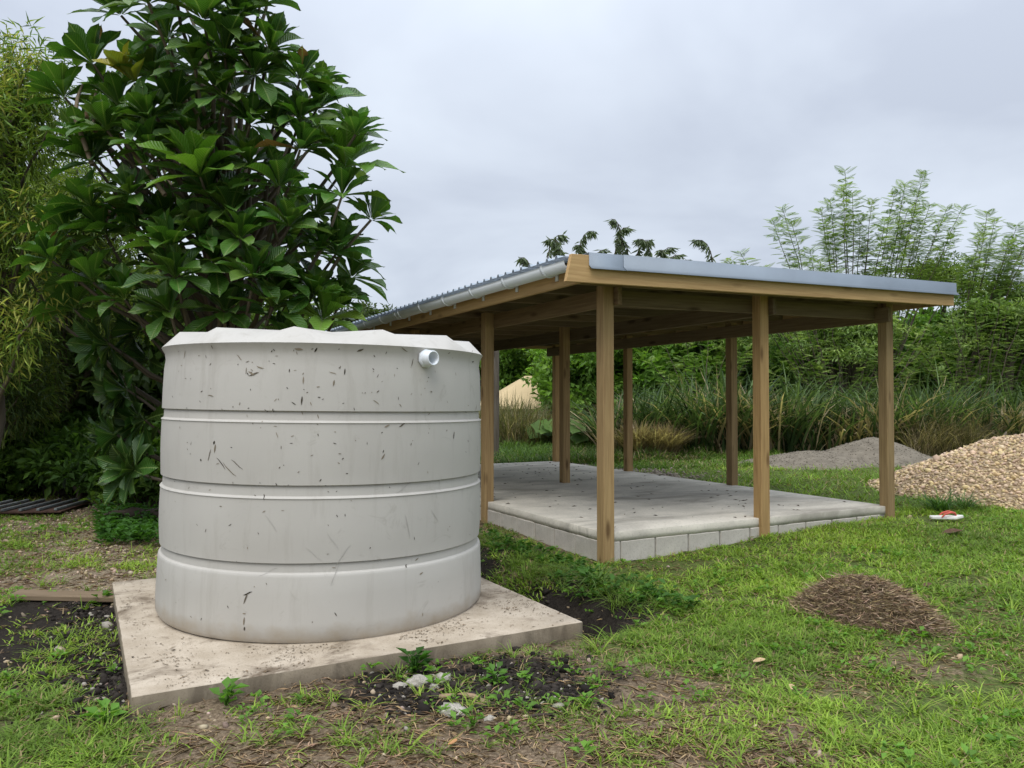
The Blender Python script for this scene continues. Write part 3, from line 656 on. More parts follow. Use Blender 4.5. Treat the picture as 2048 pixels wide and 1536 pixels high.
for (p, s, hang, yw, px, py) in ros:
    rad = np.array([p[0] - axisP[0], p[1] - axisP[1], 0]); rad = rad / (np.linalg.norm(rad) + .3)
    ax = unit(np.array([0, 0, 1.0]) + rad * (.50 if not hang else 1.1) + rng.normal(0, .16, 3) + (np.array([0, 0, -.9]) if hang else 0))
    e1 = unit(np.cross(ax, [0.3, .1, 1])); e2 = np.cross(ax, e1); nl = int(rng.integers(18, 24)) if s > .6 else 9
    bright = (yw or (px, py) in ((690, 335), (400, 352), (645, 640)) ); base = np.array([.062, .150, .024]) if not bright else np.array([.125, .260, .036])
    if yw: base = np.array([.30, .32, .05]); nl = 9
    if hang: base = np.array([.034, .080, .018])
    ph = rng.random() * 6.28
    for k in range(nl):
        f = (k + .5) / nl; inc = math.radians((8 + 78 * f ** 1.1) if not yw else 8 + 45 * f) + rng.normal(0, .14); az = ph + k * 2.39996 + rng.normal(0, .15)
        out = e1 * math.cos(az) + e2 * math.sin(az); d = unit(ax * math.cos(inc) + out * math.sin(inc)); d = unit(d + np.array([0, 0, -.10 * f]))
        nn = unit(ax * math.sin(inc) - out * math.cos(inc) + rng.normal(0, .12, 3)); xx = unit(np.cross(d, nn)); nn = np.cross(xx, d)
        L_ = s * rng.uniform(.42, .56) * (.72 + .30 * f) * (1.05 if bright else 1)
        t = base * rng.uniform(.7, 1.25) * np.array([rng.uniform(.8, 1.35), 1, rng.uniform(.8, 1.2)])
        if rng.random() < .012: t = np.array([.20, .11, .05])
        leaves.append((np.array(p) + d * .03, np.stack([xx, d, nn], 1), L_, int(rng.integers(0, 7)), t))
# the 300 leaves that show largest become objects, the rest stay joined
LP = np.array([l[0] + l[1][:, 1] * l[2] * .55 for l in leaves]); lx, ly = topx(LP)
view = unit(LP - [0, 0, CAMZ]); face = np.array([abs(view[i] @ leaves[i][1][:, 2]) for i in range(len(leaves))]); size = np.array([l[2] for l in leaves]) / LP[:, 1]
dist = np.linalg.norm(LP, axis=1); cell = {}
for i in np.argsort(dist):
    cell.setdefault((int(lx[i] // 26), int(ly[i] // 26)), []).append(i)
rank = np.ones(len(leaves)) * 9
for v in cell.values():
    for r_, i in enumerate(v): rank[i] = r_
hid = (lx < 0) | (ly < 0) | ((ly > 660) & (lx > 318) & (lx < 960))
score = face * size ** 2 / (1 + rank * 1.2); score[hid] = 0
top300 = set(np.argsort(-score)[:300].tolist())
acc = Acc(); tints = [np.array([.062, .150, .024])]
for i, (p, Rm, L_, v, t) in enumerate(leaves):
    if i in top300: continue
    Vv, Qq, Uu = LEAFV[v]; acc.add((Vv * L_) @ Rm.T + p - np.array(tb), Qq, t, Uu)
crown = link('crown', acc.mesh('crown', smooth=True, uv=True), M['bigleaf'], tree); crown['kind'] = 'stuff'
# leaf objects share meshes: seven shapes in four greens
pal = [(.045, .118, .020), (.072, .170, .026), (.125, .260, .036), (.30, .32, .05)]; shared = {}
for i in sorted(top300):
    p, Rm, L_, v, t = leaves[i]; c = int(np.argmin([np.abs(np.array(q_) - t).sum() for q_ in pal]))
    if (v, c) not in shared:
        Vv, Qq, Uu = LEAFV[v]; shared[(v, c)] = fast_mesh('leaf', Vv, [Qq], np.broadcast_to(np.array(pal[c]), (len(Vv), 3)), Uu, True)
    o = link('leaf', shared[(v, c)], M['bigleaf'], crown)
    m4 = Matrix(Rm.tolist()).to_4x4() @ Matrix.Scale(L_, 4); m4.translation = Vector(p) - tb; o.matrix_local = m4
# trunk and limbs
acc = Acc(); tp = limb_path((0, 0, -.1), (.15, -.1, 5.6), 0, 9, .02); V, Q = tube_np(tp, np.linspace(.17, .04, 9), 9); acc.add(V, Q, BARK * 1.15)
for (px, dx_) in ((330, -1.1), (560, .9)):
    e = np.array([dx_, -.2, 4.6]); pth = limb_path((0, 0, .9), e, .05, 7, .03); V, Q = tube_np(pth, np.linspace(.10, .03, 7), 8); acc.add(V, Q, BARK)
for (p, s, hang, yw, px, py) in ros:
    e = np.array(p) - np.array(tb); h = np.hypot(e[0], e[1]); z0 = max(.4, min(5.2, e[2] - h * rng.uniform(.5, 1.1))); f = np.clip(z0 / 5.6, 0, 1)
    a = np.array([.15 * f, -.1 * f, z0]); pth = limb_path(a, e, -.06, 7, .05); V, Q = tube_np(pth, np.linspace(.045, .014, 7), 6); acc.add(V, Q, BARK * rng.uniform(.9, 1.7))
for pts in ([(400,262),(392,225),(350,180),(318,140),(312,108)], [(185,330),(150,235),(155,195),(165,170)], [(190,262),(187,232),(192,180)], [(410,480),(520,540),(560,500),(545,440)], [(330,390),(270,310),(240,270)]):
    pth = np.array([np.array(at(x_, y_, 8.15 + .1 * k)) - np.array(tb) for k, (x_, y_) in enumerate(pts)]); V, Q = tube_np(pth, np.linspace(.028, .014, len(pts)), 6); acc.add(V, Q, np.array([.22, .17, .12]))
link('trunk', acc.mesh('trunk', smooth=True), M['bark'], tree)

# ------------------------------------------------------------------ feathery yellow-green trees at the left edge
def wispy_tree(name, label, px, Y, h, tips, cols, per=150, rad=.42, ln=.16, wd=.019, droop=.5, group=None):
    b = at(px, 800, Y); base = Vector((b.x, Y, gz(b.x, Y))); acc = Acc()
    V, Q = tube_np(limb_path((0, 0, -.1), (0.1, 0, h * .8), 0, 8, .03), np.linspace(.11, .03, 8), 8); acc.add(V, Q, BARK)
    cl = []
    for (x_, y_, dY) in tips:
        e = np.array(at(x_, y_, Y + dY)) - np.array(base); a = np.array([0.05, 0, max(.5, min(h * .75, e[2] - 1.0 - .5 * abs(e[0])))])
        pth = limb_path(a, e, .06, 7, .06); V, Q = tube_np(pth, np.linspace(.035, .008, 7), 5); acc.add(V, Q, BARK * rng.uniform(.8, 1.4))
        cl.append(e); cl += [pth[-2], pth[-3]]
    V, F, T = crown_mesh('crown', np.array(cl), rad, per, ln, wd, cols, .9, 0, droop, .3)
    a2 = Acc(); a2.add(V, F, T)
    return plant(name, label, 'tree', base, a2.mesh('crown'), acc.mesh('trunk', True), group)
def tipgrid(x0, x1, y0, y1, n, d=.8): return [(rng.uniform(x0, x1), rng.uniform(y0, y1), rng.uniform(-d, d)) for _ in range(n)]
yg = [(.30, .37, .075), (.20, .29, .06), (.14, .22, .05), (.40, .40, .11), (.11, .18, .045), (.17, .27, .06)]
wispy_tree('wispy_tree', 'slender tree with narrow yellow-green drooping leaves at the wood edge', -20, 9.2, 5.6,
           [(30,90,0),(10,130,0),(60,130,.2),(50,180,-.2),(20,200,0),(75,210,.3),(85,150,.5),(95,190,.3)] + tipgrid(-130, 105, 110, 480, 40) + tipgrid(-150, 80, 430, 700, 18), yg, 95, .38)
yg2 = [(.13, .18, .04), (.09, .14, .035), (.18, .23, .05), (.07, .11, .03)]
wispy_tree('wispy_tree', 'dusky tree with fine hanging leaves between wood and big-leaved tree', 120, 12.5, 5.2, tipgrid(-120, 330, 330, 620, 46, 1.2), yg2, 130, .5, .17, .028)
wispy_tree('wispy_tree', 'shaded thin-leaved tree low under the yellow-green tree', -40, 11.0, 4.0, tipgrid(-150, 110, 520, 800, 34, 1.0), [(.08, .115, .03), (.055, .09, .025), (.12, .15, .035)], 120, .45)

# ------------------------------------------------------------------ bushes and background trees (few crowns, many copies)
def bush_proto(name, label, cols, m=95, per=70, ln=.17, wd=.085, sx=1.6, sy=1.5, sz=1.25, cz=1.35, rad=.34, hollow=.45, group=None, cat='bush', droop=0):
    V, F, T = crown_mesh('crown', blob_clumps(m, sx, sy, sz, cz, hollow), rad, per, ln, wd, cols, .7, .25, droop)
    a2 = Acc(); V[:, 2] = np.maximum(V[:, 2], .02); a2.add(V, F, T); tk = Acc()
    for k in range(5):
        e = rand_dir(1)[0] * [sx * .7, sy * .7, sz * .5] + [0, 0, cz + .2]; P_ = limb_path((rng.normal(0, .08), rng.normal(0, .08), -.1), e, .05, 6, .06); Vt, Qt = tube_np(P_, np.linspace(.06, .015, 6), 6); tk.add(Vt, Qt, BARK)
    return plant(name, label, cat, (0, 0, 0), a2.mesh('crown'), tk.mesh('trunk', True), group)
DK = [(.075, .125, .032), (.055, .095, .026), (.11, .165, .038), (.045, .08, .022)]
MD = [(.13, .24, .045), (.10, .20, .04), (.18, .30, .055), (.08, .16, .034)]
LT = [(.16, .29, .045), (.12, .23, .038), (.20, .33, .06), (.09, .17, .03)]
FE = [(.25, .34, .11), (.19, .28, .085), (.31, .40, .13), (.14, .22, .065)]
def put(src, px, Y, rz, sc, label, group=None, first=False):
    x_ = at(px, 800, Y).x; loc = (x_, Y, gz(x_, Y) - .05)
    if first:
        src.location = loc; src.rotation_euler = (0, 0, rz); src.scale = sc if hasattr(sc, '__len__') else (sc,) * 3; src['label'] = label
        if group: src['group'] = group
        return src
    return copy_plant(src, label, loc, rz, sc, group)
# left: dark wood behind the trees
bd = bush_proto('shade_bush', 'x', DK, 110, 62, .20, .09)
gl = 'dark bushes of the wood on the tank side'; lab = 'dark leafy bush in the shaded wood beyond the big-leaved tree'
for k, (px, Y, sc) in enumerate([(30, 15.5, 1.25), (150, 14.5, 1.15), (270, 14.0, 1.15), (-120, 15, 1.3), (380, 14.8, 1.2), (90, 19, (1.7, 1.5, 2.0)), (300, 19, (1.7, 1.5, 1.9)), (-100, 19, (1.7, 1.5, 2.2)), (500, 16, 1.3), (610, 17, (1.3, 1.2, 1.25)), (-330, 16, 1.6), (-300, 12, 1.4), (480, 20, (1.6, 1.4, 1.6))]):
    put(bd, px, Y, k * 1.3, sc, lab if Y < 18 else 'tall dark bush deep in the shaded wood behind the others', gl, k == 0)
bl = bush_proto('leafy_shrub', 'x', [(.10, .19, .034), (.07, .14, .028), (.14, .24, .04)], 60, 46, .17, .085, .75, .7, .42, .50, .25, .3, cat='shrub')
gl2 = 'low shrubs at the foot of the wood'; lab2 = 'low green shrub in shade at the foot of the wood'
for k, (px, Y, sc) in enumerate([(180, 11.2, .95), (110, 11.6, .85), (255, 10.6, .85), (40, 12.2, .8), (300, 10.4, .8), (-40, 11.6, .9), (220, 12, 1.05), (150, 12.6, 1.2), (20, 13.0, 1.1), (-90, 10.6, .8), (310, 11.4, 1.1)]):
    put(bl, px, Y, k * 2.1, sc, lab2, gl2, k == 0)
# right: behind the shed
bm_ = bush_proto('green_bush', 'x', MD, 110, 70, .17, .10, 1.7, 1.5, 1.4, 1.5); gb = 'green bushes behind the shed'
bt = bush_proto('bright_bush', 'x', LT, 110, 76, .18, .11, 1.7, 1.5, 1.4, 1.5, .36)
BL = ['bright green bush rising right behind the tan hut roof', 'bright green bush spilling over the right slope of the tan hut roof', 'bright green bush behind the squash plants and dry grass', 'bright green bush behind the dead cane patch', 'bright green bush between hut and dead cane patch', 'bright green bush beside the weathered grey pole beyond the hut', 'tallest bright green bush behind the dead cane patch']
for k, (px, Y, sc) in enumerate([(1030, 36, 1.7), (1172, 26.5, 1.05), (1215, 25, 1.25), (1330, 24.5, 1.2), (1170, 29, 1.3), (950, 35, 1.6), (1275, 26, 1.4)]):
    put(bt, px, Y, k * 1.7, sc, BL[k], 'bright bushes behind the dry grass', k == 0)
for k, (px, Y, sc) in enumerate([(1410, 25.5, 1.35), (1540, 26, 1.3), (1660, 26, 1.35), (1790, 26.5, 1.4), (1930, 26, 1.5), (2060, 25, 1.5), (2180, 24, 1.5), (1480, 30, (1.9, 1.7, 1.6)), (1650, 31, (2, 1.8, 1.6)), (1850, 31, (2.1, 1.8, 1.55)), (2040, 30, (2.2, 1.8, 1.6)), (2250, 30, (2.2, 1.8, 1.8)), (1080, 40, (2, 1.6, 1.6)), (930, 40, (2, 1.6, 1.5)), (1250, 34, (2, 1.6, 1.5)), (1370, 33, (1.8, 1.6, 1.5)), (2330, 26, 1.7)]):
    put(bm_, px, Y, k * 1.1, sc, ('mid green bush in the front row of the thicket behind the tall grass' if k < 7 or k == 16 else 'tall green bush at the back of the thicket'), gb, k == 0)
# far tree seen between the big-leaved tree and the roof
V, F, T = crown_mesh('crown', blob_clumps(80, 2.6, 2.2, 1.5, 5.4, .4), .5, 60, .28, .12, [(.07, .10, .04), (.05, .075, .03)], .6)
a2 = Acc(); a2.add(V, F, T); tk = Acc(); Vt, Qt = tube_np(limb_path((0, 0, -.2), (.2, 0, 5.2), 0, 7, .03), np.linspace(.2, .07, 7), 8); tk.add(Vt, Qt, BARK)
p = at(722, 800, 42); plant('distant_tree', 'distant round tree beyond the far end of the gutter', 'tree', (p.x, 42, 0), a2.mesh('crown'), tk.mesh('trunk', True))
# dense dark-green crown rising above the right end of the roof
def feather_tree(name, label, px, Y, cz, sx, sz, cols, m=90, per=80):
    V, F, T = crown_mesh('crown', blob_clumps(m, sx, sx * .8, sz, cz, .25), .5, per, .17, .05, cols, .35, .05); a2 = Acc(); a2.add(V, F, T); tk = Acc()
    Vt, Qt = tube_np(limb_path((0, 0, -.2), (.2, 0, cz), 0, 7, .03), np.linspace(.17, .05, 7), 8); tk.add(Vt, Qt, BARK)
    for k in range(9):
        e = rand_dir(1)[0] * [sx * .8, sx * .6, sz * .7] + [0, 0, cz]; P_ = limb_path((.1, 0, cz * rng.uniform(.35, .8)), e, .04, 6, .05); Vt, Qt = tube_np(P_, np.linspace(.05, .012, 6), 5); tk.add(Vt, Qt, BARK)
    p_ = at(px, 800, Y); return plant(name, label, 'tree', (p_.x, Y, gz(p_.x, Y)), a2.mesh('crown'), tk.mesh('trunk', True))
feather_tree('spreading_tree', 'dense olive green tree crown rising behind the right end of the roof', 1885, 27, 5.1, 1.75, 1.05, [(.13, .19, .035), (.095, .15, .03), (.16, .23, .045)])
feather_tree('spreading_tree', 'feathery tree with layered branches behind the right corner post', 1700, 23.0, 3.0, 1.9, 1.15, FE, 120, 80)
feather_tree('spreading_tree', 'feathery tree with bright layered leaves beside the gravel heap thicket', 2010, 22.5, 3.3, 1.7, 1.35, FE + [(.13, .21, .04)], 110, 80)
feather_tree('spreading_tree', 'low arching feathery tree left of the middle front post', 1440, 23.5, 2.9, 1.7, 1.1, FE, 100, 80)

# saplings with tall whips and feathered fronds
def frond_template(n=11):
    P = []; D = []; Ln = []
    for i in range(n):
        t = (i + 1.2) / (n + 1)
        for s in (-1, 1):
            P.append((0, t, -.22 * t * t)); D.append((s * .95, .42, -.12)); Ln.append(.34 * math.sin(math.pi * min(.97, t * .8 + .18)))
    P = np.array(P); D = np.array(D); V, F, _ = leaf_quads(P, D, np.tile([0, 0, 1.], (len(P), 1)), np.array(Ln), .050, (1, 1, 1), .1)
    rV = np.array([(-.008, 0, 0), (.008, 0, 0), (.004, .5, -.055), (-.004, .5, -.055), (.002, 1, -.22), (-.002, 1, -.22)]); rF = np.array([(0, 1, 2), (0, 2, 3), (3, 2, 4), (3, 4, 5)])
    return np.concatenate([V, rV]), np.concatenate([F, rF + len(V)])
FT = frond_template()
def whip_tree(name, label, basepx, Y, tips, cols, fl=.42, nf=26, spread=.45, stem=.032):
    b = at(basepx, 800, Y); base = np.array([b.x, Y, gz(b.x, Y)]); ac = Acc(); tr2 = Acc()
    tips = list(tips) + [(x_ + rng.normal(0, 30), y_ + abs(rng.normal(0, 45)) + 12) for (x_, y_) in tips[::2]]
    for (x_, y_) in tips:
        e = np.array(at(x_, y_, Y + rng.uniform(-.7, .7))) - base; a = np.array([rng.normal(0, .12), rng.normal(0, .12), 0])
        n = 10; t = np.linspace(0, 1, n)[:, None]; mid = np.array([e[0] * .42, e[1] * .4, e[2] * .52]); P_ = (1 - t) ** 2 * a + 2 * t * (1 - t) * mid + t ** 2 * e; P_[1:-1] += rng.normal(0, .02, (n - 2, 3))
        V, Q = tube_np(P_, np.linspace(stem, .006, n), 5); tr2.add(V, Q, BARK * rng.uniform(.7, 1.2))
        for k in range(nf):
            f = 1 - (k / nf) ** 1.25 * spread; i = f * (n - 1); j = min(int(i), n - 2); p_ = P_[j] + (P_[j + 1] - P_[j]) * (i - j); tan = unit(P_[j + 1] - P_[j])
            az = k * 2.4 + rng.normal(0, .4); out = np.array([math.cos(az), math.sin(az), 0]); up = .75 if k < 8 else rng.uniform(.0, .7); d = unit(out + tan * up); nn = np.array([0, 0, 1.]) + rng.normal(0, .2, 3); xx = unit(np.cross(d, nn)); nn = np.cross(xx, d)
            L_ = fl * rng.uniform(.65, 1.1) * (0.55 if k < 3 else 1); c = np.array(cols[rng.integers(0, len(cols))]) * rng.uniform(.75, 1.25)
            ac.add((FT[0] * L_) @ np.stack([xx, d, nn], 0) + p_, FT[1], c)
    return plant(name, label, 'tree', base, ac.mesh('crown'), tr2.mesh('trunk', True))
whip_tree('feathery_sapling', 'airy sapling with long bare whips above the middle of the roof edge', 1680, 22.5, [(1565,415),(1545,440),(1480,505),(1455,520),(1620,500),(1590,530),(1525,535),(1665,470),(1640,520)], FE, .40, 44, .26)
whip_tree('feathery_sapling', 'tallest airy sapling with feathery whips reaching into the sky', 1700, 23, [(1690,340),(1705,385),(1660,400),(1642,420),(1720,440),(1745,400),(1790,385),(1770,440),(1690,450),(1800,440),(1735,480),(1660,560),(1830,500)], FE, .42, 48, .28)
whip_tree('feathery_sapling', 'airy sapling whose leaning whips top the olive green crown', 1740, 23.6, [(1848,345),(1835,385),(1860,410),(1895,415),(1880,440),(1925,415),(1905,470),(1815,420),(1760,540)], FE, .42, 48, .28)
whip_tree('feathery_sapling', 'airy sapling leaning out beyond the right end of the roof', 1900, 22.4, [(1975,425),(1990,440),(1960,470),(2035,450),(2060,470),(2020,500),(2000,540),(1945,520),(2080,420),(2110,480),(2045,560),(1925,560)], FE, .42, 48, .28)
# low spreading branches in the thicket
whip_tree('feathery_sapling', 'thicket sapling with arching branches between the right-hand posts', 1690, 21.6, [(1560,700),(1580,650),(1620,640),(1660,620),(1850,660),(1880,700),(1800,640),(1900,720),(1540,740),(1610,730),(1830,740),(1750,640),(1740,700)], FE + [(.11, .18, .04)], .34, 44, .6)
whip_tree('feathery_sapling', 'thicket sapling with arching branches beyond the right corner post', 1960, 21.4, [(1830,690),(1860,650),(1900,620),(1950,600),(2000,600),(2050,620),(2040,680),(1990,690),(1930,700),(1880,740),(2060,740),(1960,760)], FE + [(.11, .18, .04)], .34, 44, .6)
whip_tree('feathery_sapling', 'pale drooping sapling behind the first right-hand post', 1400, 22.0, [(1300,720),(1330,690),(1370,670),(1420,660),(1460,680),(1480,720),(1350,750),(1440,750),(1500,690),(1390,720)], LT + FE, .34, 44, .6)

# tree with hanging sprays showing above the roof
b = at(1230, 800, 24.5); base = np.array([b.x, 24.5, 0.0]); ac = Acc(); tr2 = Acc(); V, Q = tube_np(limb_path((0, 0, -.2), (0, 0, 3.6), 0, 6, .03), np.linspace(.15, .09, 6), 8); tr2.add(V, Q, BARK)
for (x_, y_) in [(1040,515),(1058,540),(1095,478),(1112,500),(1128,470),(1150,490),(1165,510),(1188,462),(1222,438),(1236,475),(1256,455),(1275,478),(1300,480),(1318,500),(1345,495),(1362,510),(1392,480),(1380,520),(1290,520),(1210,500),(1245,520),(1335,525)]:
    e = np.array(at(x_, y_, 24.5 + rng.uniform(-.5, .5))) - base; a = np.array([e[0] * .15, 0, 3.4]); n = 9; t = np.linspace(0, 1, n)[:, None]
    sw = rng.choice((-1, 1)) * rng.uniform(.5, 1.0); mid = np.array([e[0] - sw * .9, e[1], e[2] * 1.03]); a = np.array([e[0] - sw * .5, 0, 3.3]); P_ = (1 - t) ** 2 * a + 2 * t * (1 - t) * mid + t ** 2 * e; V, Q = tube_np(P_, np.linspace(.03, .008, n), 5); tr2.add(V, Q, BARK * .8)
    m = 95; f = 1 - rng.random(m) ** 1.1 * .6; idx = f * (n - 1); j = np.minimum(idx.astype(int), n - 2); pp = P_[j] + (P_[j + 1] - P_[j]) * (idx - j)[:, None]
    D = np.column_stack([rng.normal(sw * .35, .45, m), rng.normal(0, .45, m), rng.normal(-.75, .35, m)]); V, F, T = leaf_quads(pp, D, rand_dir(m), rng.uniform(.20, .36, m), .060, np.array([.11, .145, .075]) * rng.uniform(.7, 1.5, (m, 1)))
    ac.add(V, F); ac.T[-1] = T
plant('drooping_tree', 'tree with dark hanging leaf sprays showing above the roof ridge', 'tree', base, ac.mesh('crown'), tr2.mesh('trunk', True))

# ------------------------------------------------------------------ blades (grass) generator
def blades(P, h, wd, lean, tint, seg=2, droop=.5, az=None):
    """P (n,3) bases -> strips of seg quads + tip"""
    n = len(P); az = rng.random(n) * 2 * np.pi if az is None else az; d = np.column_stack([np.cos(az), np.sin(az), np.zeros(n)]); sd = np.column_stack([-np.sin(az), np.cos(az), np.zeros(n)])
    rows_ = []
    for k in range(seg + 1):
        t = k / seg; out = lean * (t + droop * t * t) * h; z = h * t * (1 - .35 * lean * droop * t * t) - h * lean * droop * .25 * t ** 3
        c = P + d * out[:, None]; c[:, 2] += z
        if k < seg: ww = (wd * (1 - .55 * t))[:, None] / 2; rows_ += [c - sd * ww, c + sd * ww]
        else: rows_.append(c)
    V = np.stack(rows_, 1).reshape(-1, 3); m = 2 * seg + 1; b = np.arange(n)[:, None] * m; T = []
    for k in range(seg - 1): T += [b + [2 * k, 2 * k + 1, 2 * k + 3], b + [2 * k, 2 * k + 3, 2 * k + 2]]
    T.append(b + [2 * seg - 2, 2 * seg - 1, 2 * seg])
    return V, np.concatenate(T), np.repeat(tint, m, 0)
def outside(x_, y_, mpad=.01, mshed=.03):
    pa, pb = pad_ab(x_, y_); a, b = shed_ab(x_, y_)
    return ~((np.abs(pa) < PADA / 2 + mpad) & (np.abs(pb) < PADB / 2 + mpad)) & ~((a > -mshed) & (a < SW + mshed) & (b > -mshed) & (b < SL + mshed))
def in_view(x_, y_, pad_=900):
    px_, py_ = topx(np.column_stack([x_, y_, np.zeros(len(x_))])); return (px_ > -pad_) & (px_ < 2048 + pad_) & (py_ < 1536 + 500)

# lawn
def lawn(n, y0, y1, hs, ws, seed_pal, thr_noise=.8, dens=1.0):
    y_ = y0 + (y1 - y0) * rng.random(n); x_ = (rng.random(n) * 2 - 1) * (y_ * .74 + 1.2); k = in_view(x_, y_) & outside(x_, y_); x_, y_ = x_[k], y_[k]
    g = cover(x_, y_)[:, 0] + thr_noise * (fbm(x_, y_, 1.6, 3, 3) * 1.0 + fbm(x_, y_, 7, 2, 9) * .9); k = rng.random(len(x_)) < np.clip(g * 1.15 - .20, 0, 1.05) ** 2.0 * dens + .006; x_, y_, g = x_[k], y_[k], g[k]
    P = np.column_stack([x_, y_, ground_z(x_, y_) - .004]); n = len(P); h = hs * rng.uniform(.45, 1.25, n) * (.65 + .5 * np.clip(g, 0, 1)); pal_ = np.array(seed_pal)
    mixv = np.clip(fbm(x_, y_, .9, 3, 21) * 1.4 + .5 + rng.normal(0, .25, n), 0, .999); c = pal_[(mixv * len(pal_)).astype(int)] * rng.uniform(.7, 1.3, (n, 1))
    dry = rng.random(n) < (.10 + .25 * np.clip(.7 - g, 0, 1)); c[dry] = np.array([.33, .25, .13]) * rng.uniform(.6, 1.3, (dry.sum(), 1))
    return P, h, ws * rng.uniform(.6, 1.3, n), c
GP = [(.135, .215, .034), (.18, .285, .040), (.225, .345, .048), (.285, .40, .058)]
acc = Acc()
for (n, y0, y1, hs, ws, sg) in ((270000, 2.0, 5.2, .046, .0088, 2), (215000, 5.2, 9.5, .056, .0125, 2), (95000, 9.5, 20, .09, .022, 1)):
    P, h, wv, c = lawn(n, y0, y1, hs, ws, GP); lean = rng.uniform(.25, 1.5, len(P)); V, T, tt = blades(P, h, wv, lean, c, sg, .6); acc.add(V, T); acc.T[-1] = tt
link('lawn_grass', acc.mesh('lawn_grass'), M['grass'])
tag(bpy.data.objects['lawn_grass'], 'short bright green lawn grass thinning into bare soil', 'grass', kind='stuff')

# coarser tufts and small weeds in the bare soil
acc = Acc(); n = 2100; y_ = 2.2 + 8 * rng.random(n) ** 1.2; x_ = (rng.random(n) * 2 - 1) * (y_ * .74 + .9); k = in_view(x_, y_) & outside(x_, y_, .02, .05); x_, y_ = x_[k], y_[k]
cvv = cover(x_, y_); k = rng.random(len(x_)) < .25 + .5 * cvv[:, 0]; x_, y_ = x_[k], y_[k]
for xx, yy in zip(x_, y_):
    m = rng.integers(7, 16); P = np.column_stack([xx + rng.normal(0, .012, m), yy + rng.normal(0, .012, m), np.full(m, gz(xx, yy) - .004)]); sc = rng.uniform(.5, 1.3)
    V, T, tt = blades(P, .10 * sc * rng.uniform(.5, 1.2, m), np.full(m, .0065), rng.uniform(.3, 1.3, m), np.array(GP[rng.integers(0, 4)]) * rng.uniform(.7, 1.2, (m, 1)), 3, .7); acc.add(V, T); acc.T[-1] = tt
tag(link('grass_tufts', acc.mesh('grass_tufts'), M['grass']), 'scattered coarse grass tufts growing in the bare soil', 'grass', kind='stuff')
acc = Acc(); n = 1800; y_ = 2.2 + 7 * rng.random(n); x_ = (rng.random(n) * 2 - 1) * (y_ * .74 + .9); k = in_view(x_, y_) & outside(x_, y_, .03, .06); x_, y_ = x_[k], y_[k]; k = fbm(x_, y_, 1.1, 2, 40) > .02; x_, y_ = x_[k], y_[k]
def weed_geo(xx, yy, sc, m, col, hgt=.05):
    az = rng.random(m) * 6.283; P = np.column_stack([xx + np.cos(az) * .02 * sc, yy + np.sin(az) * .02 * sc, gz(xx, yy) + hgt * sc * rng.uniform(.3, 1.1, m)]); D = np.column_stack([np.cos(az), np.sin(az), rng.uniform(.0, .8, m)])
    return leaf_quads(P, D, np.tile([0, 0, 1.], (m, 1)) + rng.normal(0, .2, (m, 3)), .055 * sc * rng.uniform(.6, 1.2, m), .034 * sc, np.array(col) * rng.uniform(.7, 1.3, (m, 1)))
for xx, yy in zip(x_, y_):
    V, F, T = weed_geo(xx, yy, rng.uniform(.4, 1.0), rng.integers(5, 11), (.13, .26, .035)); acc.add(V, F); acc.T[-1] = T
tag(link('ground_weeds', acc.mesh('ground_weeds'), M['leaf']), 'small broad-leaved weeds sprinkled over the soil', 'weeds', kind='stuff')

# vegetation spilling over the trench bank beside the pad, and creeping weeds behind it
acc = Acc()
for k in range(260):
    t = rng.uniform(.50, 1.1); s = rng.uniform(-1.15, 2.2); pa, pb = PADA / 2 + t, s; xx = PADC[0] + pa * math.cos(PADR) - pb * math.sin(PADR); yy = PADC[1] + pa * math.sin(PADR) + pb * math.cos(PADR)
    if not outside(np.array([xx]), np.array([yy]), .05, .08)[0]: continue
    if rng.random() < .55 :
        m = rng.integers(8, 18); P = np.column_stack([xx + rng.normal(0, .03, m), yy + rng.normal(0, .03, m), np.full(m, gz(xx, yy) - .01)])
        V, T, tt = blades(P, rng.uniform(.06, .17, m), np.full(m, .007), rng.uniform(.4, 1.4, m), np.array([.13, .20, .035]) * rng.uniform(.6, 1.3, (m, 1)), 3, .8)
    else: V, T, tt = weed_geo(xx, yy, rng.uniform(.7, 1.4), rng.integers(6, 14), (.055, .13, .022), .07)
    acc.add(V, T); acc.T[-1] = tt
tag(link('bank_grass', acc.mesh('bank_grass'), M['grass']), 'longer grass and weeds on the dark trench bank beside the tank pad', 'grass', kind='stuff')

# dry straw litter over the soil
acc = Acc(); n = 190000; y_ = 2.1 + 8 * rng.random(n) ** 1.15; x_ = (rng.random(n) * 2 - 1) * (y_ * .74 + 1.0); k = in_view(x_, y_) & outside(x_, y_, 0, .02); x_, y_ = x_[k], y_[k]
cvv = cover(x_, y_); k = rng.random(len(x_)) < np.clip(cvv[:, 3] * (.75 + 1.2 * fbm(x_, y_, 2.2, 3, 60)), .02, 1) * (1 - .8 * cvv[:, 1]); x_, y_ = x_[k], y_[k]; n = len(x_)
az = rng.random(n) * 6.283; D = np.column_stack([np.cos(az), np.sin(az), rng.normal(0, .12, n)]); P = np.column_stack([x_, y_, ground_z(x_, y_) + rng.uniform(.004, .018, n)])
V, F, T = leaf_quads(P, D, np.tile([0, 0, 1.], (n, 1)) + rng.normal(0, .4, (n, 3)), rng.uniform(.03, .11, n), rng.uniform(.003, .007, n), np.array([.33, .25, .155]) * rng.uniform(.3, 1.35, (n, 1)) * np.column_stack([np.ones(n), rng.uniform(.85, 1.02, n), rng.uniform(.75, 1, n)]))
acc.add(V, F); acc.T[-1] = T
tag(link('straw_litter', acc.mesh('straw_litter'), M['straw']), 'dry brown straw and grass clippings strewn over the soil', 'litter', kind='stuff')

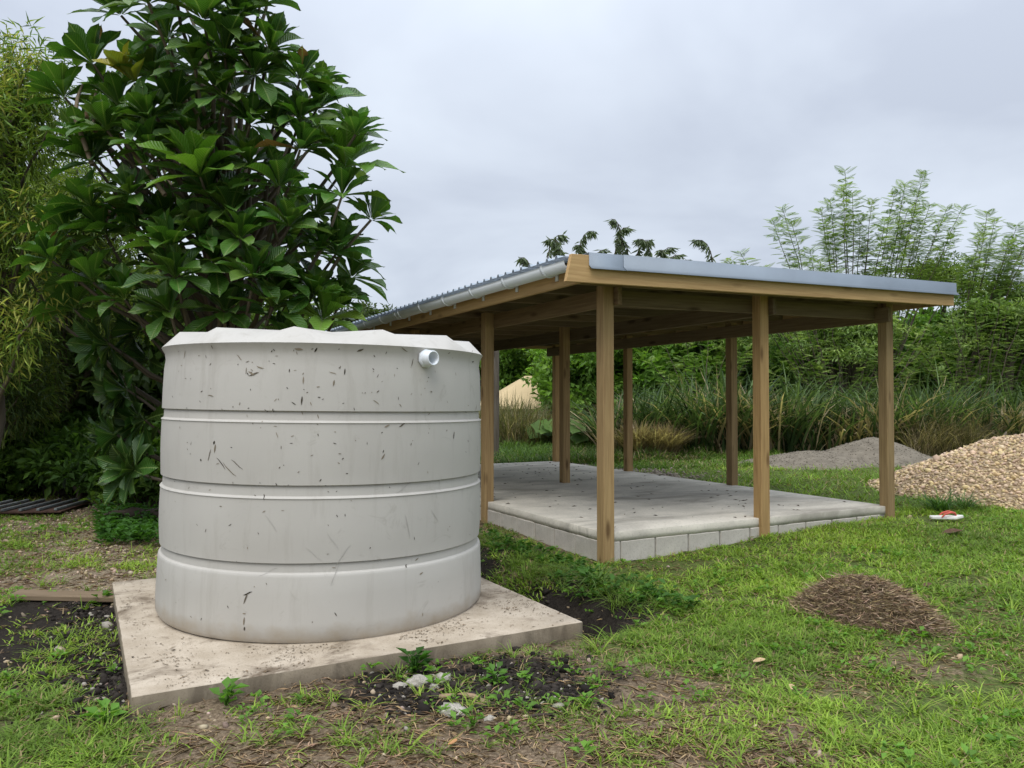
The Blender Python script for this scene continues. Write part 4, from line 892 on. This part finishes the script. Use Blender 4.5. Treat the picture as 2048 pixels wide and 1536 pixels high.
# stones: low-poly lumps
def lump(sub=1, sq=.7, seed=0):
    bm = bmesh.new(); bmesh.ops.create_icosphere(bm, subdivisions=sub, radius=1); r = np.random.default_rng(seed)
    V = np.array([v.co for v in bm.verts]); F = np.array([[v.index for v in f.verts] for f in bm.faces]); bm.free(); V *= 1 + r.normal(0, .16, (len(V), 1)); V *= [1, r.uniform(.65, .95), sq * r.uniform(.7, 1.1)]; return V, F
LUMPS = [lump(1, .7, s) for s in range(6)]
def scatter_lumps(P, rad, tint):
    acc = Acc(); n = len(P); which = rng.integers(0, 6, n); az = rng.random(n) * 6.283
    for q_ in range(6):
        i = np.where(which == q_)[0]
        if not len(i): continue
        V, F = LUMPS[q_]; ca, sa = np.cos(az[i])[:, None], np.sin(az[i])[:, None]; tl = rng.normal(0, .35, (len(i), 1))
        X = V[None, :, 0] * ca - V[None, :, 1] * sa; Yv = V[None, :, 0] * sa + V[None, :, 1] * ca; Z = V[None, :, 2] + tl * V[None, :, 0]
        W = np.stack([X, Yv, Z], -1) * rad[i][:, None, None] + P[i][:, None]; FF = F[None] + (np.arange(len(i)) * len(V))[:, None, None]
        acc.add(W.reshape(-1, 3), FF.reshape(-1, 3)); acc.T[-1] = np.repeat(tint[i], len(V), 0)
    return acc
n = 95000; y_ = 2.1 + 10 * rng.random(n); x_ = (rng.random(n) * 2 - 1) * (y_ * .74 + 1.0); k = in_view(x_, y_) & outside(x_, y_, 0, .02); x_, y_ = x_[k], y_[k]
cvv = cover(x_, y_); k = rng.random(len(x_)) < np.clip(cvv[:, 2] * (.6 + 1.6 * fbm(x_, y_, 2.0, 3, 80)), .007, 1) ; x_, y_ = x_[k], y_[k]; n = len(x_)
rad = np.exp(rng.normal(math.log(.0068), .45, n)) * (1 + .06 * y_); tint = np.array([.36, .29, .205]) * rng.uniform(.35, 1.35, (n, 1)) * np.column_stack([np.ones(n), rng.uniform(.88, 1.04, n), rng.uniform(.8, 1.12, n)])
tag(link('loose_pebbles', scatter_lumps(np.column_stack([x_, y_, ground_z(x_, y_) + rad * .2]), rad, tint).mesh('loose_pebbles'), M['pebble']), 'loose pale pebbles and coral gravel scattered over the soil', 'pebbles', kind='stuff')
# dark mud crumbs along the pad edges and in the burnt patch
P = []
for k in range(5200):
    if rng.random() < .45:
        s = rng.uniform(-1.3, 1.3); t = abs(rng.normal(0, .14)); pa, pb = -PADA / 2 - .02 - t, s
    elif rng.random() < .4:
        s = rng.uniform(-1.25, 1.6); pa, pb = PADA / 2 + .03 + abs(rng.normal(0, .16)), s
    else:
        h = gnd(*((1060, 1375) if rng.random() < .7 else (850, 1395))); P.append((h.x + rng.normal(0, .17), h.y + rng.normal(0, .2))); continue
    P.append((PADC[0] + pa * math.cos(PADR) - pb * math.sin(PADR), PADC[1] + pa * math.sin(PADR) + pb * math.cos(PADR)))
P = np.array(P); P = P[outside(P[:, 0], P[:, 1], .01, .05)]; n = len(P); rad = np.exp(rng.normal(math.log(.009), .5, n)); tint = np.array([.022, .018, .015]) * rng.uniform(.5, 2.2, (n, 1)); lt = rng.random(n) < .06; tint[lt] = [.3, .27, .23]
tag(link('soil_crumbs', scatter_lumps(np.column_stack([P, ground_z(P[:, 0], P[:, 1]) + rad * .25]), rad, tint).mesh('soil_crumbs'), M['pebble']), 'dark crumbly soil heaped along the pad and in the burnt patch', 'soil', kind='stuff')
# dead scraps on the pad and on the shed floor
acc = Acc(); n = 12000; a = rng.uniform(-PADA / 2 + .02, PADA / 2 - .02, n); b = rng.uniform(-PADB / 2 + .02, PADB / 2 - .02, n); wgt = .06 + np.clip(fbm(a, b, 4, 4, 5), 0, 1) * 2.6 + .12 * (np.abs(a) > .95); k = rng.random(n) < np.clip(wgt, .08, 1); a, b = a[k], b[k]
xx = PADC[0] + a * math.cos(PADR) - b * math.sin(PADR); yy = PADC[1] + a * math.sin(PADR) + b * math.cos(PADR); k = np.hypot(xx - TC[0], yy - TC[1]) > TR + .035; xx, yy = xx[k], yy[k]; n = len(xx); az = rng.random(n) * 6.283
V, F, T = leaf_quads(np.column_stack([xx, yy, np.full(n, PADZ + .004)]), np.column_stack([np.cos(az), np.sin(az), np.zeros(n)]), np.tile([0, 0, 1.], (n, 1)), np.exp(rng.normal(math.log(.013), .6, n)), np.exp(rng.normal(math.log(.0045), .5, n)), np.array([.13, .092, .055]) * rng.uniform(.2, 1.7, (n, 1)), .15); V[:, 2] = np.maximum(V[:, 2], PADZ + .003); acc.add(V, F); acc.T[-1] = T
tag(link('pad_litter', acc.mesh('pad_litter'), M['straw']), 'dark leaf crumbs and twigs lying on the tank pad', 'litter', kind='stuff')
acc = Acc(); n = 240; a = rng.uniform(.1, SW - .1, n); b = SL * rng.random(n) ** .8 ; xx = P0[0] + a * CT - b * ST; yy = P0[1] + a * ST + b * CT; az = rng.random(n) * 6.283
V, F, T = leaf_quads(np.column_stack([xx, yy, np.full(n, SLABZ + .006)]), np.column_stack([np.cos(az), np.sin(az), np.zeros(n)]), np.tile([0, 0, 1.], (n, 1)), rng.uniform(.02, .09, n), rng.uniform(.008, .025, n), np.array([.10, .075, .05]) * rng.uniform(.3, 1.3, (n, 1)), .2); acc.add(V, F); acc.T[-1] = T
tag(link('floor_litter', acc.mesh('floor_litter'), M['straw']), 'few dark dead leaf scraps lying on the shed floor', 'litter', kind='stuff')

# ------------------------------------------------------------------ gravel heap and sand heap
def heap_z(x_, y_, c, rx, ry, h, pw=1.25, nz=.06, ox=0):
    r = np.sqrt(((x_ - c[0]) / rx) ** 2 + ((y_ - c[1]) / ry) ** 2) * (1 + .10 * fbm(x_, y_, .9, 2, ox)); return h * np.clip(1 - r ** pw, -0.3, 1) + nz * fbm(x_, y_, 1.7, 3, ox)
def heap_obj(name, parent_loc, fn, x0, x1, y0, y1, st, mat_):
    xs = np.arange(x0, x1, st); ys = np.arange(y0, y1, st); X, Yv = np.meshgrid(xs, ys, indexing='ij'); Z = fn(X.ravel(), Yv.ravel()).reshape(X.shape); n1 = len(ys); i = np.arange(len(xs) - 1)[:, None]; j = np.arange(n1 - 1)[None]
    Q = np.stack([i * n1 + j, (i + 1) * n1 + j, (i + 1) * n1 + j + 1, i * n1 + j + 1], -1).reshape(-1, 4); G = ground_z(X.ravel(), Yv.ravel()); Zf = Z.ravel(); keep = (Zf[Q] > G[Q] - .12).any(1); V = np.column_stack([X.ravel(), Yv.ravel(), Zf])
    used = np.unique(Q[keep]); mp_ = -np.ones(len(V), int); mp_[used] = np.arange(len(used)); return fast_mesh(name, V[used] - np.array(parent_loc), [mp_[Q[keep]]], smooth=True)
gc = at(2045, 900, 10.9); gloc = (gc.x, 10.9, 0.15)
gf = lambda x_, y_: .15 + heap_z(x_, y_, (gc.x, 10.9), 2.05, 1.75, .82, 1.35, .06, 3)
gh = thing('gravel_heap', 'heap of pale tan coral gravel on the grass beside the shed', 'gravel heap', gloc)
link('gravel_core', heap_obj('gravel_core', gloc, gf, gc.x - 2.6, gc.x + 2.6, 8.6, 13.4, .06, M['gravelbed']), M['gravelbed'], gh)
n = 15000; x_ = gc.x + rng.uniform(-2.3, 2.0, n); y_ = 10.9 + rng.uniform(-2.1, .9, n); z_ = gf(x_, y_); k = z_ > ground_z(x_, y_) - .01; x_, y_, z_ = x_[k], y_[k], z_[k]; n = len(x_)
rad = np.exp(rng.normal(math.log(.021), .32, n)); tint = np.array([.52, .40, .25]) * rng.uniform(.5, 1.25, (n, 1)) * np.column_stack([np.ones(n), rng.uniform(.92, 1.04, n), rng.uniform(.82, 1.15, n)])
link('gravel_stones', scatter_lumps(np.column_stack([x_, y_, z_ + rad * .2]) - np.array(gloc), rad, tint).mesh('gravel_stones'), M['pebble'], gh)['kind'] = 'stuff'
sc_ = at(1735, 900, 15.4); sloc = (sc_.x, 15.4, 0.1)
sf = lambda x_, y_: .10 + np.maximum(heap_z(x_, y_, (sc_.x + .1, 15.4), 1.5, 1.6, .62, 1.3, .05, 7), heap_z(x_, y_, (sc_.x - 1.1, 15.1), 2.0, 1.5, .36, 1.5, .05, 9))
sh = thing('sand_heap', 'low heap of grey crusher sand behind the shed', 'sand heap', sloc)
link('sand_surface', heap_obj('sand_surface', sloc, sf, sc_.x - 3.6, sc_.x + 2.2, 13.0, 17.6, .06, M['sand']), M['sand'], sh)
n = 2600; x_ = sc_.x + rng.uniform(-3, 1.7, n); y_ = 15.2 + rng.uniform(-1.9, .7, n); z_ = sf(x_, y_); k = z_ > ground_z(x_, y_) - .01; x_, y_, z_ = x_[k], y_[k], z_[k]; n = len(x_); rad = rng.uniform(.008, .022, n)
link('sand_lumps', scatter_lumps(np.column_stack([x_, y_, z_]) - np.array(sloc), rad, np.array([.18, .157, .125]) * rng.uniform(.7, 1.3, (n, 1))).mesh('sand_lumps'), M['pebble'], sh)['kind'] = 'stuff'
# rubble strip behind the floor
n = 1500; a = rng.uniform(2.4, 4.6, n) + rng.normal(0, .2, n) ; b = rng.uniform(4.5, 8, n); xx = P0[0] + (SW + .3 + np.abs(rng.normal(0, .5, n))) * CT - b * ST; yy = P0[1] + (SW + .3 + np.abs(rng.normal(0, .5, n))) * ST + b * CT; rad = rng.uniform(.01, .04, n)
tag(link('rubble', scatter_lumps(np.column_stack([xx, yy, ground_z(xx, yy) + rad * .2]), rad, np.array([.24, .20, .16]) * rng.uniform(.5, 1.5, (n, 1))).mesh('rubble'), M['pebble']), 'thin strip of broken rubble along the far side of the shed floor', 'rubble', kind='stuff')

# ------------------------------------------------------------------ tall grass wall and dry grass
def tall_grass(name, label, x0p, x1p, Y0, Y1, n, h0, h1, wd, pal_, dryf, lean=(.15, .9)):
    px_ = rng.uniform(x0p, x1p, n); Y = Y0 + (Y1 - Y0) * rng.random(n) ** 1.2; xx = (px_ - 1024) / F_PX * Y
    cl = fbm(xx, Y, .8, 2, 33); P = np.column_stack([xx, Y, ground_z(xx, Y) - .02]); h = (h0 + (h1 - h0) * rng.random(n)) * (1 + .6 * cl); c = np.array(pal_)[rng.integers(0, len(pal_), n)] * rng.uniform(.6, 1.3, (n, 1))
    dry = rng.random(n) < np.clip(dryf + 1.1 * fbm(xx, Y, .6, 2, 71), .03, .97); c[dry] = np.array([.44, .35, .22]) * rng.uniform(.4, 1.25, (dry.sum(), 1)); h[dry] *= .8
    V, T, tt = blades(P, h, wd * rng.uniform(.6, 1.3, n), rng.uniform(*lean, n), c, 4, 1.1); a2 = Acc(); a2.add(V, T); a2.T[-1] = tt
    return tag(link(name, a2.mesh(name), M['grass']), label, 'grass', kind='stuff')
TGP = [(.06, .10, .036), (.09, .14, .05), (.04, .07, .028), (.125, .18, .07)]
tall_grass('tall_grass', 'wall of tall arching cane grass behind the shed and heaps', 1200, 2250, 17.6, 20.5, 7500, 1.1, 2.3, .055, TGP, .36, (.10, .75))
tall_grass('dry_grass', 'tall straw-coloured dry grass in front of the tan roof', 940, 1320, 20.5, 25, 6500, .7, 1.45, .022, [(.20, .165, .085), (.15, .14, .07), (.11, .125, .05)], .45, (.05, .5))
tall_grass('dead_cane', 'patch of dead pale brown cane leaves hanging between the posts', 1262, 1350, 16.7, 17.4, 1800, .75, 1.25, .03, [(.30, .21, .13), (.24, .17, .10)], .9, (.1, .6))
tall_grass('brush_grass', 'fine brown dry brush standing behind the gravel heap', 1820, 1960, 16.6, 17.8, 1500, .7, 1.35, .012, [(.17, .14, .08), (.10, .10, .05)], .5, (.1, .8))
tall_grass('meadow_grass', 'knee-high fresh green grass behind the shed floor', 960, 1420, 16.0, 20.5, 9000, .18, .42, .02, [(.09, .16, .03), (.12, .2, .035), (.07, .13, .03)], .05, (.2, .9))
tall_grass('meadow_grass', 'fresh green grass between sand heap and cane', 1180, 1560, 14.6, 17.4, 6000, .08, .20, .018, [(.10, .18, .03), (.13, .22, .035)], .05, (.2, .9))

# big-leaved squash plants behind the floor
def squash(px, py, label):
    p = on_ground(px, py); a2 = Acc(); m = 16
    for k in range(m):
        az = rng.random() * 6.283; r_ = rng.uniform(.1, .6); c = np.array([math.cos(az) * r_, math.sin(az) * r_, rng.uniform(.25, .75)]); s = rng.uniform(.16, .27); nn = unit(np.array([rng.normal(0, .3), -.5 + rng.normal(0, .3), 1.])); e1 = unit(np.cross(nn, [1, .2, 0])); e2 = np.cross(nn, e1)
        rim = [c + e1 * math.cos(t) * s * (1 + .18 * math.cos(5 * t)) + e2 * math.sin(t) * s * (1 + .18 * math.cos(5 * t)) + nn * .04 for t in np.linspace(0, 2 * np.pi, 15, endpoint=False)]
        a2.add([c] + rim, [(0, i + 1, (i + 1) % 15 + 1) for i in range(15)], np.array([.13, .22, .055]) * rng.uniform(.7, 1.2)); V, Q = tube_np(limb_path((0, 0, 0), c, .1, 5, .02), np.full(5, .008), 5); a2.add(V, Q, (.12, .2, .05))
    o = link('squash_plant', a2.mesh('squash_plant'), M['leaf'], None, p); return tag(o, label, 'plant')
squash(1085, 897, 'squash plant with broad pale leaves seen through the open shed')
squash(1165, 897, 'broad-leaved squash plant beside the interior post view')

# ------------------------------------------------------------------ hut beyond the dry grass
hc = at(1078, 800, 29.5); hut = thing('hut', 'hut with tan hipped roof half hidden behind dry grass', 'hut', (hc.x, 29.5, 0), 0.25)
ez, rzv = at(1000, 818, 27.7).z, at(1065, 752, 29.5).z
def hip(w2, d2, r2, ze, zr_): return np.array([(-w2, -d2, ze), (w2, -d2, ze), (w2, d2, ze), (-w2, d2, ze), (-r2, 0, zr_), (r2, 0, zr_)]), [(0, 1, 5, 4), (2, 3, 4, 5)], [(1, 2, 5), (3, 0, 4)]
V, Q, T = hip(2.35, 1.9, .55, ez, rzv); link('roof', fast_mesh('roof', V, [np.array(Q), np.array(T)]), M['canvas'], hut)
link('eave_band', box_mesh('eave_band', 4.56, 3.66, .16, .01), M['hutwall'], hut, (0, 0, ez - .085)); link('wall', box_mesh('wall', 4.1, 3.2, ez - .1, .01), M['hutwall'], hut, (0, 0, (ez - .2) / 2))

# ------------------------------------------------------------------ weathered pole, stake
pp = at(991, 896, 17.5); pole = thing('timber_pole', 'weathered grey timber pole standing beyond the far end of the shed', 'pole', (pp.x, 17.5, gz(pp.x, 17.5)))
beam('pole_shaft', (0, 0, -.1), (0, 0, 3.05), .165, .165, M['oldwood'], pole, .02); beam('pole_cap', (0, 0, 3.052), (0, 0, 3.075), .18, .18, M['zinc'], pole, .003)
sp_ = at(2010, 885, 12.6); st_ = link('wooden_stake', None); bpy.data.objects.remove(st_)
bm = bmesh.new(); bmesh.ops.create_cone(bm, cap_ends=True, segments=6, radius1=.035, radius2=.028, depth=.55)
for v in bm.verts:
    if v.co.z > 0: v.co.z += v.co.x * 1.6
bmesh.ops.bevel(bm, geom=bm.edges[:], offset=.004, segments=1, affect='EDGES'); me = bpy.data.meshes.new('wooden_stake'); bm.to_mesh(me); bm.free()
zt = at(2010, 868, 12.4).z; tag(link('wooden_stake', me, M['oldwood'], None, (at(2010, 885, 12.4).x, 12.4, zt - .27)), 'short wooden stake poking up behind the gravel heap', 'stake')

# ------------------------------------------------------------------ small things on the ground
# heap of cut dry grass
hp = on_ground(1730, 1235); mound = thing('cut_grass_heap', 'brown heap of dried cut grass lying on the lawn', 'grass heap', hp, math.radians(-52))
mz_ = lambda x_, y_: .235 * np.clip(1 - (np.hypot(x_ / .50, y_ / .30)) ** 2, -.1, 1) + .02 * fbm(x_, y_, 5, 3, 2)
xs = np.linspace(-.6, .6, 34); ys = np.linspace(-.42, .42, 26); X, Yv = np.meshgrid(xs, ys, indexing='ij'); i = np.arange(33)[:, None]; j = np.arange(25)[None]; Q = np.stack([i * 26 + j, (i + 1) * 26 + j, (i + 1) * 26 + j + 1, i * 26 + j + 1], -1).reshape(-1, 4)
zz = mz_(X.ravel(), Yv.ravel()) - .012; link('matted_core', fast_mesh('matted_core', np.column_stack([X.ravel(), Yv.ravel(), zz]), [Q[(zz[Q] > -.02).any(1)]], smooth=True), simple('matted_straw', (.13, .095, .06), .95, .05, .4, 40, .6), mound)
n = 13000; r_ = np.sqrt(rng.random(n)) * 1.12; t_ = rng.random(n) * 6.283; x_ = r_ * .48 * np.cos(t_); y_ = r_ * .29 * np.sin(t_); az = rng.normal(.35, 1.5, n); P = np.column_stack([x_, y_, np.maximum(mz_(x_, y_), -.005) + rng.uniform(-.01, .035, n)])
V, F, T = leaf_quads(P, np.column_stack([np.cos(az), np.sin(az), rng.normal(0, .22, n)]), rand_dir(n), rng.uniform(.03, .10, n), rng.uniform(.0016, .0034, n), np.array([.38, .285, .185]) * rng.uniform(.35, 1.35, (n, 1)) * np.column_stack([np.ones(n), rng.uniform(.85, 1.1, n), rng.uniform(.75, 1.1, n)])); a2 = Acc(); a2.add(V, F); a2.T[-1] = T
link('straw', a2.mesh('straw'), M['straw'], mound)['kind'] = 'stuff'

# flip-flop sandal
p = on_ground(1892, 1044); sandal = thing('sandal', 'white flip-flop sandal with red straps lying on the lawn', 'sandal', (p.x, p.y, p.z + .035), math.radians(-12))
sandal.scale = (1.25, 1.25, 1.25)
out = [(-.135, .0), (-.125, .035), (-.08, .043), (-.01, .036), (.06, .047), (.11, .044), (.138, .02), (.14, -.012), (.115, -.040), (.06, -.046), (-.01, -.036), (-.08, -.042), (-.125, -.032)]
bm = bmesh.new(); f = bm.faces.new([bm.verts.new((x_, y_, .0 + .014 * (x_ > .1))) for x_, y_ in out]); r_ = bmesh.ops.extrude_face_region(bm, geom=[f]); bmesh.ops.translate(bm, verts=[v for v in r_['geom'] if isinstance(v, bmesh.types.BMVert)], vec=(0, 0, .022)); bmesh.ops.recalc_face_normals(bm, faces=bm.faces[:]); bmesh.ops.bevel(bm, geom=bm.edges[:], offset=.004, segments=2, affect='EDGES')
me = bpy.data.meshes.new('sole'); bm.to_mesh(me); bm.free(); link('sole', me, M['sole'], sandal)
for s in (-1, 1):
    V, Q = tube_np(np.array([(.085, 0, .022), (.07, .012 * s, .055), (.03, .036 * s, .062), (-.02, .042 * s, .045), (-.045, .04 * s, .018)]), np.array([.006, .008, .010, .009, .006]), 8); link('strap', fast_mesh('strap', V, [Q], smooth=True), M['strap'], sandal)

# curled dead leaves
def dead_leaf(px, py, s, label, mat_, rz):
    p = on_ground(px, py); V = []; 
    for t in np.linspace(0, 1, 7):
        ww = .26 * math.sin(math.pi * (t * .92 + .04)) ** .8
        for c in (-1, -.5, 0, .5, 1): V.append(((t - .5), c * ww, .16 * abs(c) ** 1.6 * ww * 2 + .10 * (t - .5) ** 2 + .02 * math.sin(7 * t + 3 * c)))
    Q = [(i * 5 + j, i * 5 + j + 1, (i + 1) * 5 + j + 1, (i + 1) * 5 + j) for i in range(6) for j in range(4)]
    o = link('dead_leaf', fast_mesh('dead_leaf', np.array(V), [np.array(Q)], smooth=True), mat_, None, (p.x, p.y, p.z + .03), (.15, -.1, rz), s); return tag(o, label, 'leaf')
M['darkleaf'] = simple('dark_dead_leaf', (.10, .06, .04), .8, .1, .3, 20)
dead_leaf(1905, 1070, .21, 'dark brown curled dead leaf on the lawn near the sandal', M['darkleaf'], .1)
dead_leaf(1519, 1332, .075, 'pale tan dead leaf on the thin grass below the cut grass heap', M['deadleaf'], .2)
dead_leaf(905, 1499, .05, 'small orange-brown dead leaf on the trampled soil', simple('orange_leaf', (.42, .22, .10), .8, .1, .3, 20), .8)
dead_leaf(1583, 1386, .06, 'pale dry leaf among sparse grass', M['deadleaf'], 1.2)
dead_leaf(1855, 1178, .10, 'dull dry leaf in the lawn behind the cut grass heap', M['darkleaf'], .5)

# pale stones in the mud before the pad
gs = 'pale stones in the mud before the tank pad'
for k, (px, py, s, sq) in enumerate([(838, 1368, .062, .5), (886, 1362, .045, .7), (905, 1425, .075, .45), (800, 1374, .035, .6), (868, 1378, .03, .7), (740, 1345, .028, .6), (760, 1342, .022, .7), (1142, 1270, .04, .5), (1012, 1290, .035, .5), (695, 1352, .026, .6), (980, 1440, .026, .6)]):
    V, F = lump(3, sq, 50 + k); V = V * (1 + .10 * np.stack([fbm(V[:, 0] * 3 + k, V[:, 1] * 3 + V[:, 2] * 2, 1.5, 3)] * 3, -1)); p = on_ground(px, py)
    tag(link('stone', fast_mesh('stone', V, [F], smooth=True), M['stone'], None, (p.x, p.y, p.z + s * .12), (0, 0, k * 1.3), s), {0: 'broad pale stone in the dark mud in front of the leafy pad weed', 2: 'largest flat mossy pale stone beside the wood splinter', 7: 'pale flat stone at the pad corner beside the trench', 8: 'pale stone under the pad edge near the trench corner'}.get(k, 'small pale weathered stone in the dark mud before the tank pad'), 'stone', gs)
# splintered wood
for k, (px, py, l, rz, lb) in enumerate([(938, 1398, .13, -.5, 'splintered brown wood chunk between stones and burnt patch'), (890, 1398, .09, .2, 'short flat wood splinter beside the mossy pale stone'), (1080, 1438, .12, .15, 'dark stick lying at the near rim of the burnt patch')]):
    p = on_ground(px, py); V, Q = tube_np(limb_path((-l / 2, 0, 0), (l / 2, 0, .01), .05, 7, .08), np.array([.006, .014, .018, .017, .015, .011, .004]) * (1 if k < 2 else .6), 7); V[:, 2] *= .6
    tag(link('wood_chunk', fast_mesh('wood_chunk', V, [Q]), M['chip'] if k < 2 else M['deadlog'], None, (p.x, p.y, p.z + .012), (0, 0, rz)), lb, 'wood')

# plank half sunk in the mud
pl = on_ground(105, 1198); plank = link('plank', box_mesh('plank', .78, .15, .035, .004, .002), M['plank'], None, (pl.x + .13, pl.y, pl.z + .022), (0.04, 0.05, .10)); tag(plank, 'weathered wooden plank half sunk in mud left of the tank pad', 'plank')
# rusty sheet with bars
p = on_ground(60, 1022); gr2 = thing('rusty_grating', 'rusty sheet with grey bars lying at the wood edge', 'grating', (p.x, p.y, p.z + .05), .15)
link('sheet', box_mesh('sheet', 1.15, 1.05, .02, .004), M['rust'], gr2)
for k in range(6): beam('bar', (-.5 + k * .2, -.5, .03), (-.44 + k * .2, .5, .03), .035, .03, M['bar'], gr2, .004)
# rotten log
p = on_ground(262, 1052); lg = Acc(); V, Q = tube_np(limb_path((-.35, 0, .06), (.65, .1, .10), .03, 9, .05), np.array([.05, .075, .08, .085, .08, .085, .08, .07, .05]), 10); lg.add(V + rng.normal(0, .006, V.shape), Q, (1, 1, 1))
n0 = len(V); lg.add(V[:10], np.array([list(range(10))[::-1]]).reshape(1, 10)) ; lg.add(V[-10:], np.array([list(range(10))]))
tag(link('rotten_log', lg.mesh('rotten_log', True), M['deadlog'], None, p), 'dark rotten log lying in weeds left of the tank', 'log')

# single weeds and clumps that stand out
def weed(px, py, sc, m, col, label, hgt=.06):
    p = on_ground(px, py); V, F, T = weed_geo(p.x, p.y, sc, m, col, hgt); a2 = Acc(); a2.add(V - np.array(p), F); a2.T[-1] = T
    for q_ in range(m):
        Vs, Qs = tube_np(np.array([(0, 0, -.01), (V[q_ * 4] - np.array(p)) * [.5, .5, .7], V[q_ * 4] - np.array(p)]), np.full(3, .0022 * sc), 5); a2.add(Vs, Qs, np.array(col) * .9)
    return tag(link('weed', a2.mesh('weed'), M['leaf'], None, p), label, 'weed')
weed(828, 1346, 1.4, 24, (.045, .12, .018), 'dark green leafy weed at the front edge of the pad')
weed(452, 1412, 1.4, 18, (.10, .22, .03), 'bright green weed against the pad front near its left corner')
weed(212, 1446, 1.3, 12, (.11, .24, .03), 'bright two-leaved weed in front of the pad corner', .04)
weed(990, 1368, 1.1, 12, (.09, .20, .03), 'small bright weed beside the burnt patch')
weed(200, 1215, 1.3, 12, (.09, .19, .03), 'bright weed in black soil beside the plank end')
weed(945, 1455, 1.0, 10, (.10, .21, .03), 'small bright weed on trampled soil below the stones')
def clump(px, py, m, h, wd, col, label, name='grass_clump'):
    p = on_ground(px, py); P = np.column_stack([rng.normal(0, h * .14, m), rng.normal(0, h * .14, m), np.full(m, -.01)]); V, T, tt = blades(P, h * rng.uniform(.5, 1.2, m), np.full(m, wd), rng.uniform(.3, 1.3, m), np.array(col) * rng.uniform(.6, 1.3, (m, 1)), 4, .9); a2 = Acc(); a2.add(V, T); a2.T[-1] = tt
    return tag(link(name, a2.mesh(name), M['grass'], None, p), label, 'grass clump')
clump(1195, 1222, 60, .26, .010, (.10, .17, .045), 'long-bladed grass clump hanging over the trench')
clump(1880, 1022, 110, .34, .014, (.07, .15, .03), 'green grass clump at the foot of the gravel heap')
clump(1930, 1018, 70, .30, .013, (.08, .15, .035), 'smaller grass clump against the gravel beside the larger one')
# creeping green plants beside the log
acc = Acc()
for k in range(170):
    p = on_ground(rng.uniform(200, 318), rng.uniform(1030, 1095)); V, F, T = weed_geo(p.x, p.y, rng.uniform(1.0, 1.9), 9, (.05, .13, .022), .08); acc.add(V, F); acc.T[-1] = T
tag(link('creeping_weeds', acc.mesh('creeping_weeds'), M['leaf']), 'mat of dark green creeping weeds around the rotten log', 'weeds', kind='stuff')
# warm leaves of a garden croton in the wood
p = on_ground(25, 905); a2 = Acc()
for k in range(26):
    az = rng.random() * 6.283; P_ = np.array([[rng.normal(0, .12), rng.normal(0, .12), rng.uniform(.35, .75)]]); V, F, T = leaf_quads(P_, np.array([[math.cos(az), math.sin(az), .9]]), np.array([[0., -.5, 1]]), .26, .09, np.array([.30, .15, .045]) if rng.random() < .55 else np.array([.06, .12, .02])); a2.add(V, F); a2.T[-1] = T
V, Q = tube_np(limb_path((0, 0, -.05), (0, 0, .6), 0, 5, .03), np.linspace(.02, .01, 5), 6); a2.add(V, Q, BARK)
tag(link('croton_plant', a2.mesh('croton_plant'), M['leaf'], None, p), 'shrub with orange upright leaves at the edge of the dark wood', 'plant')
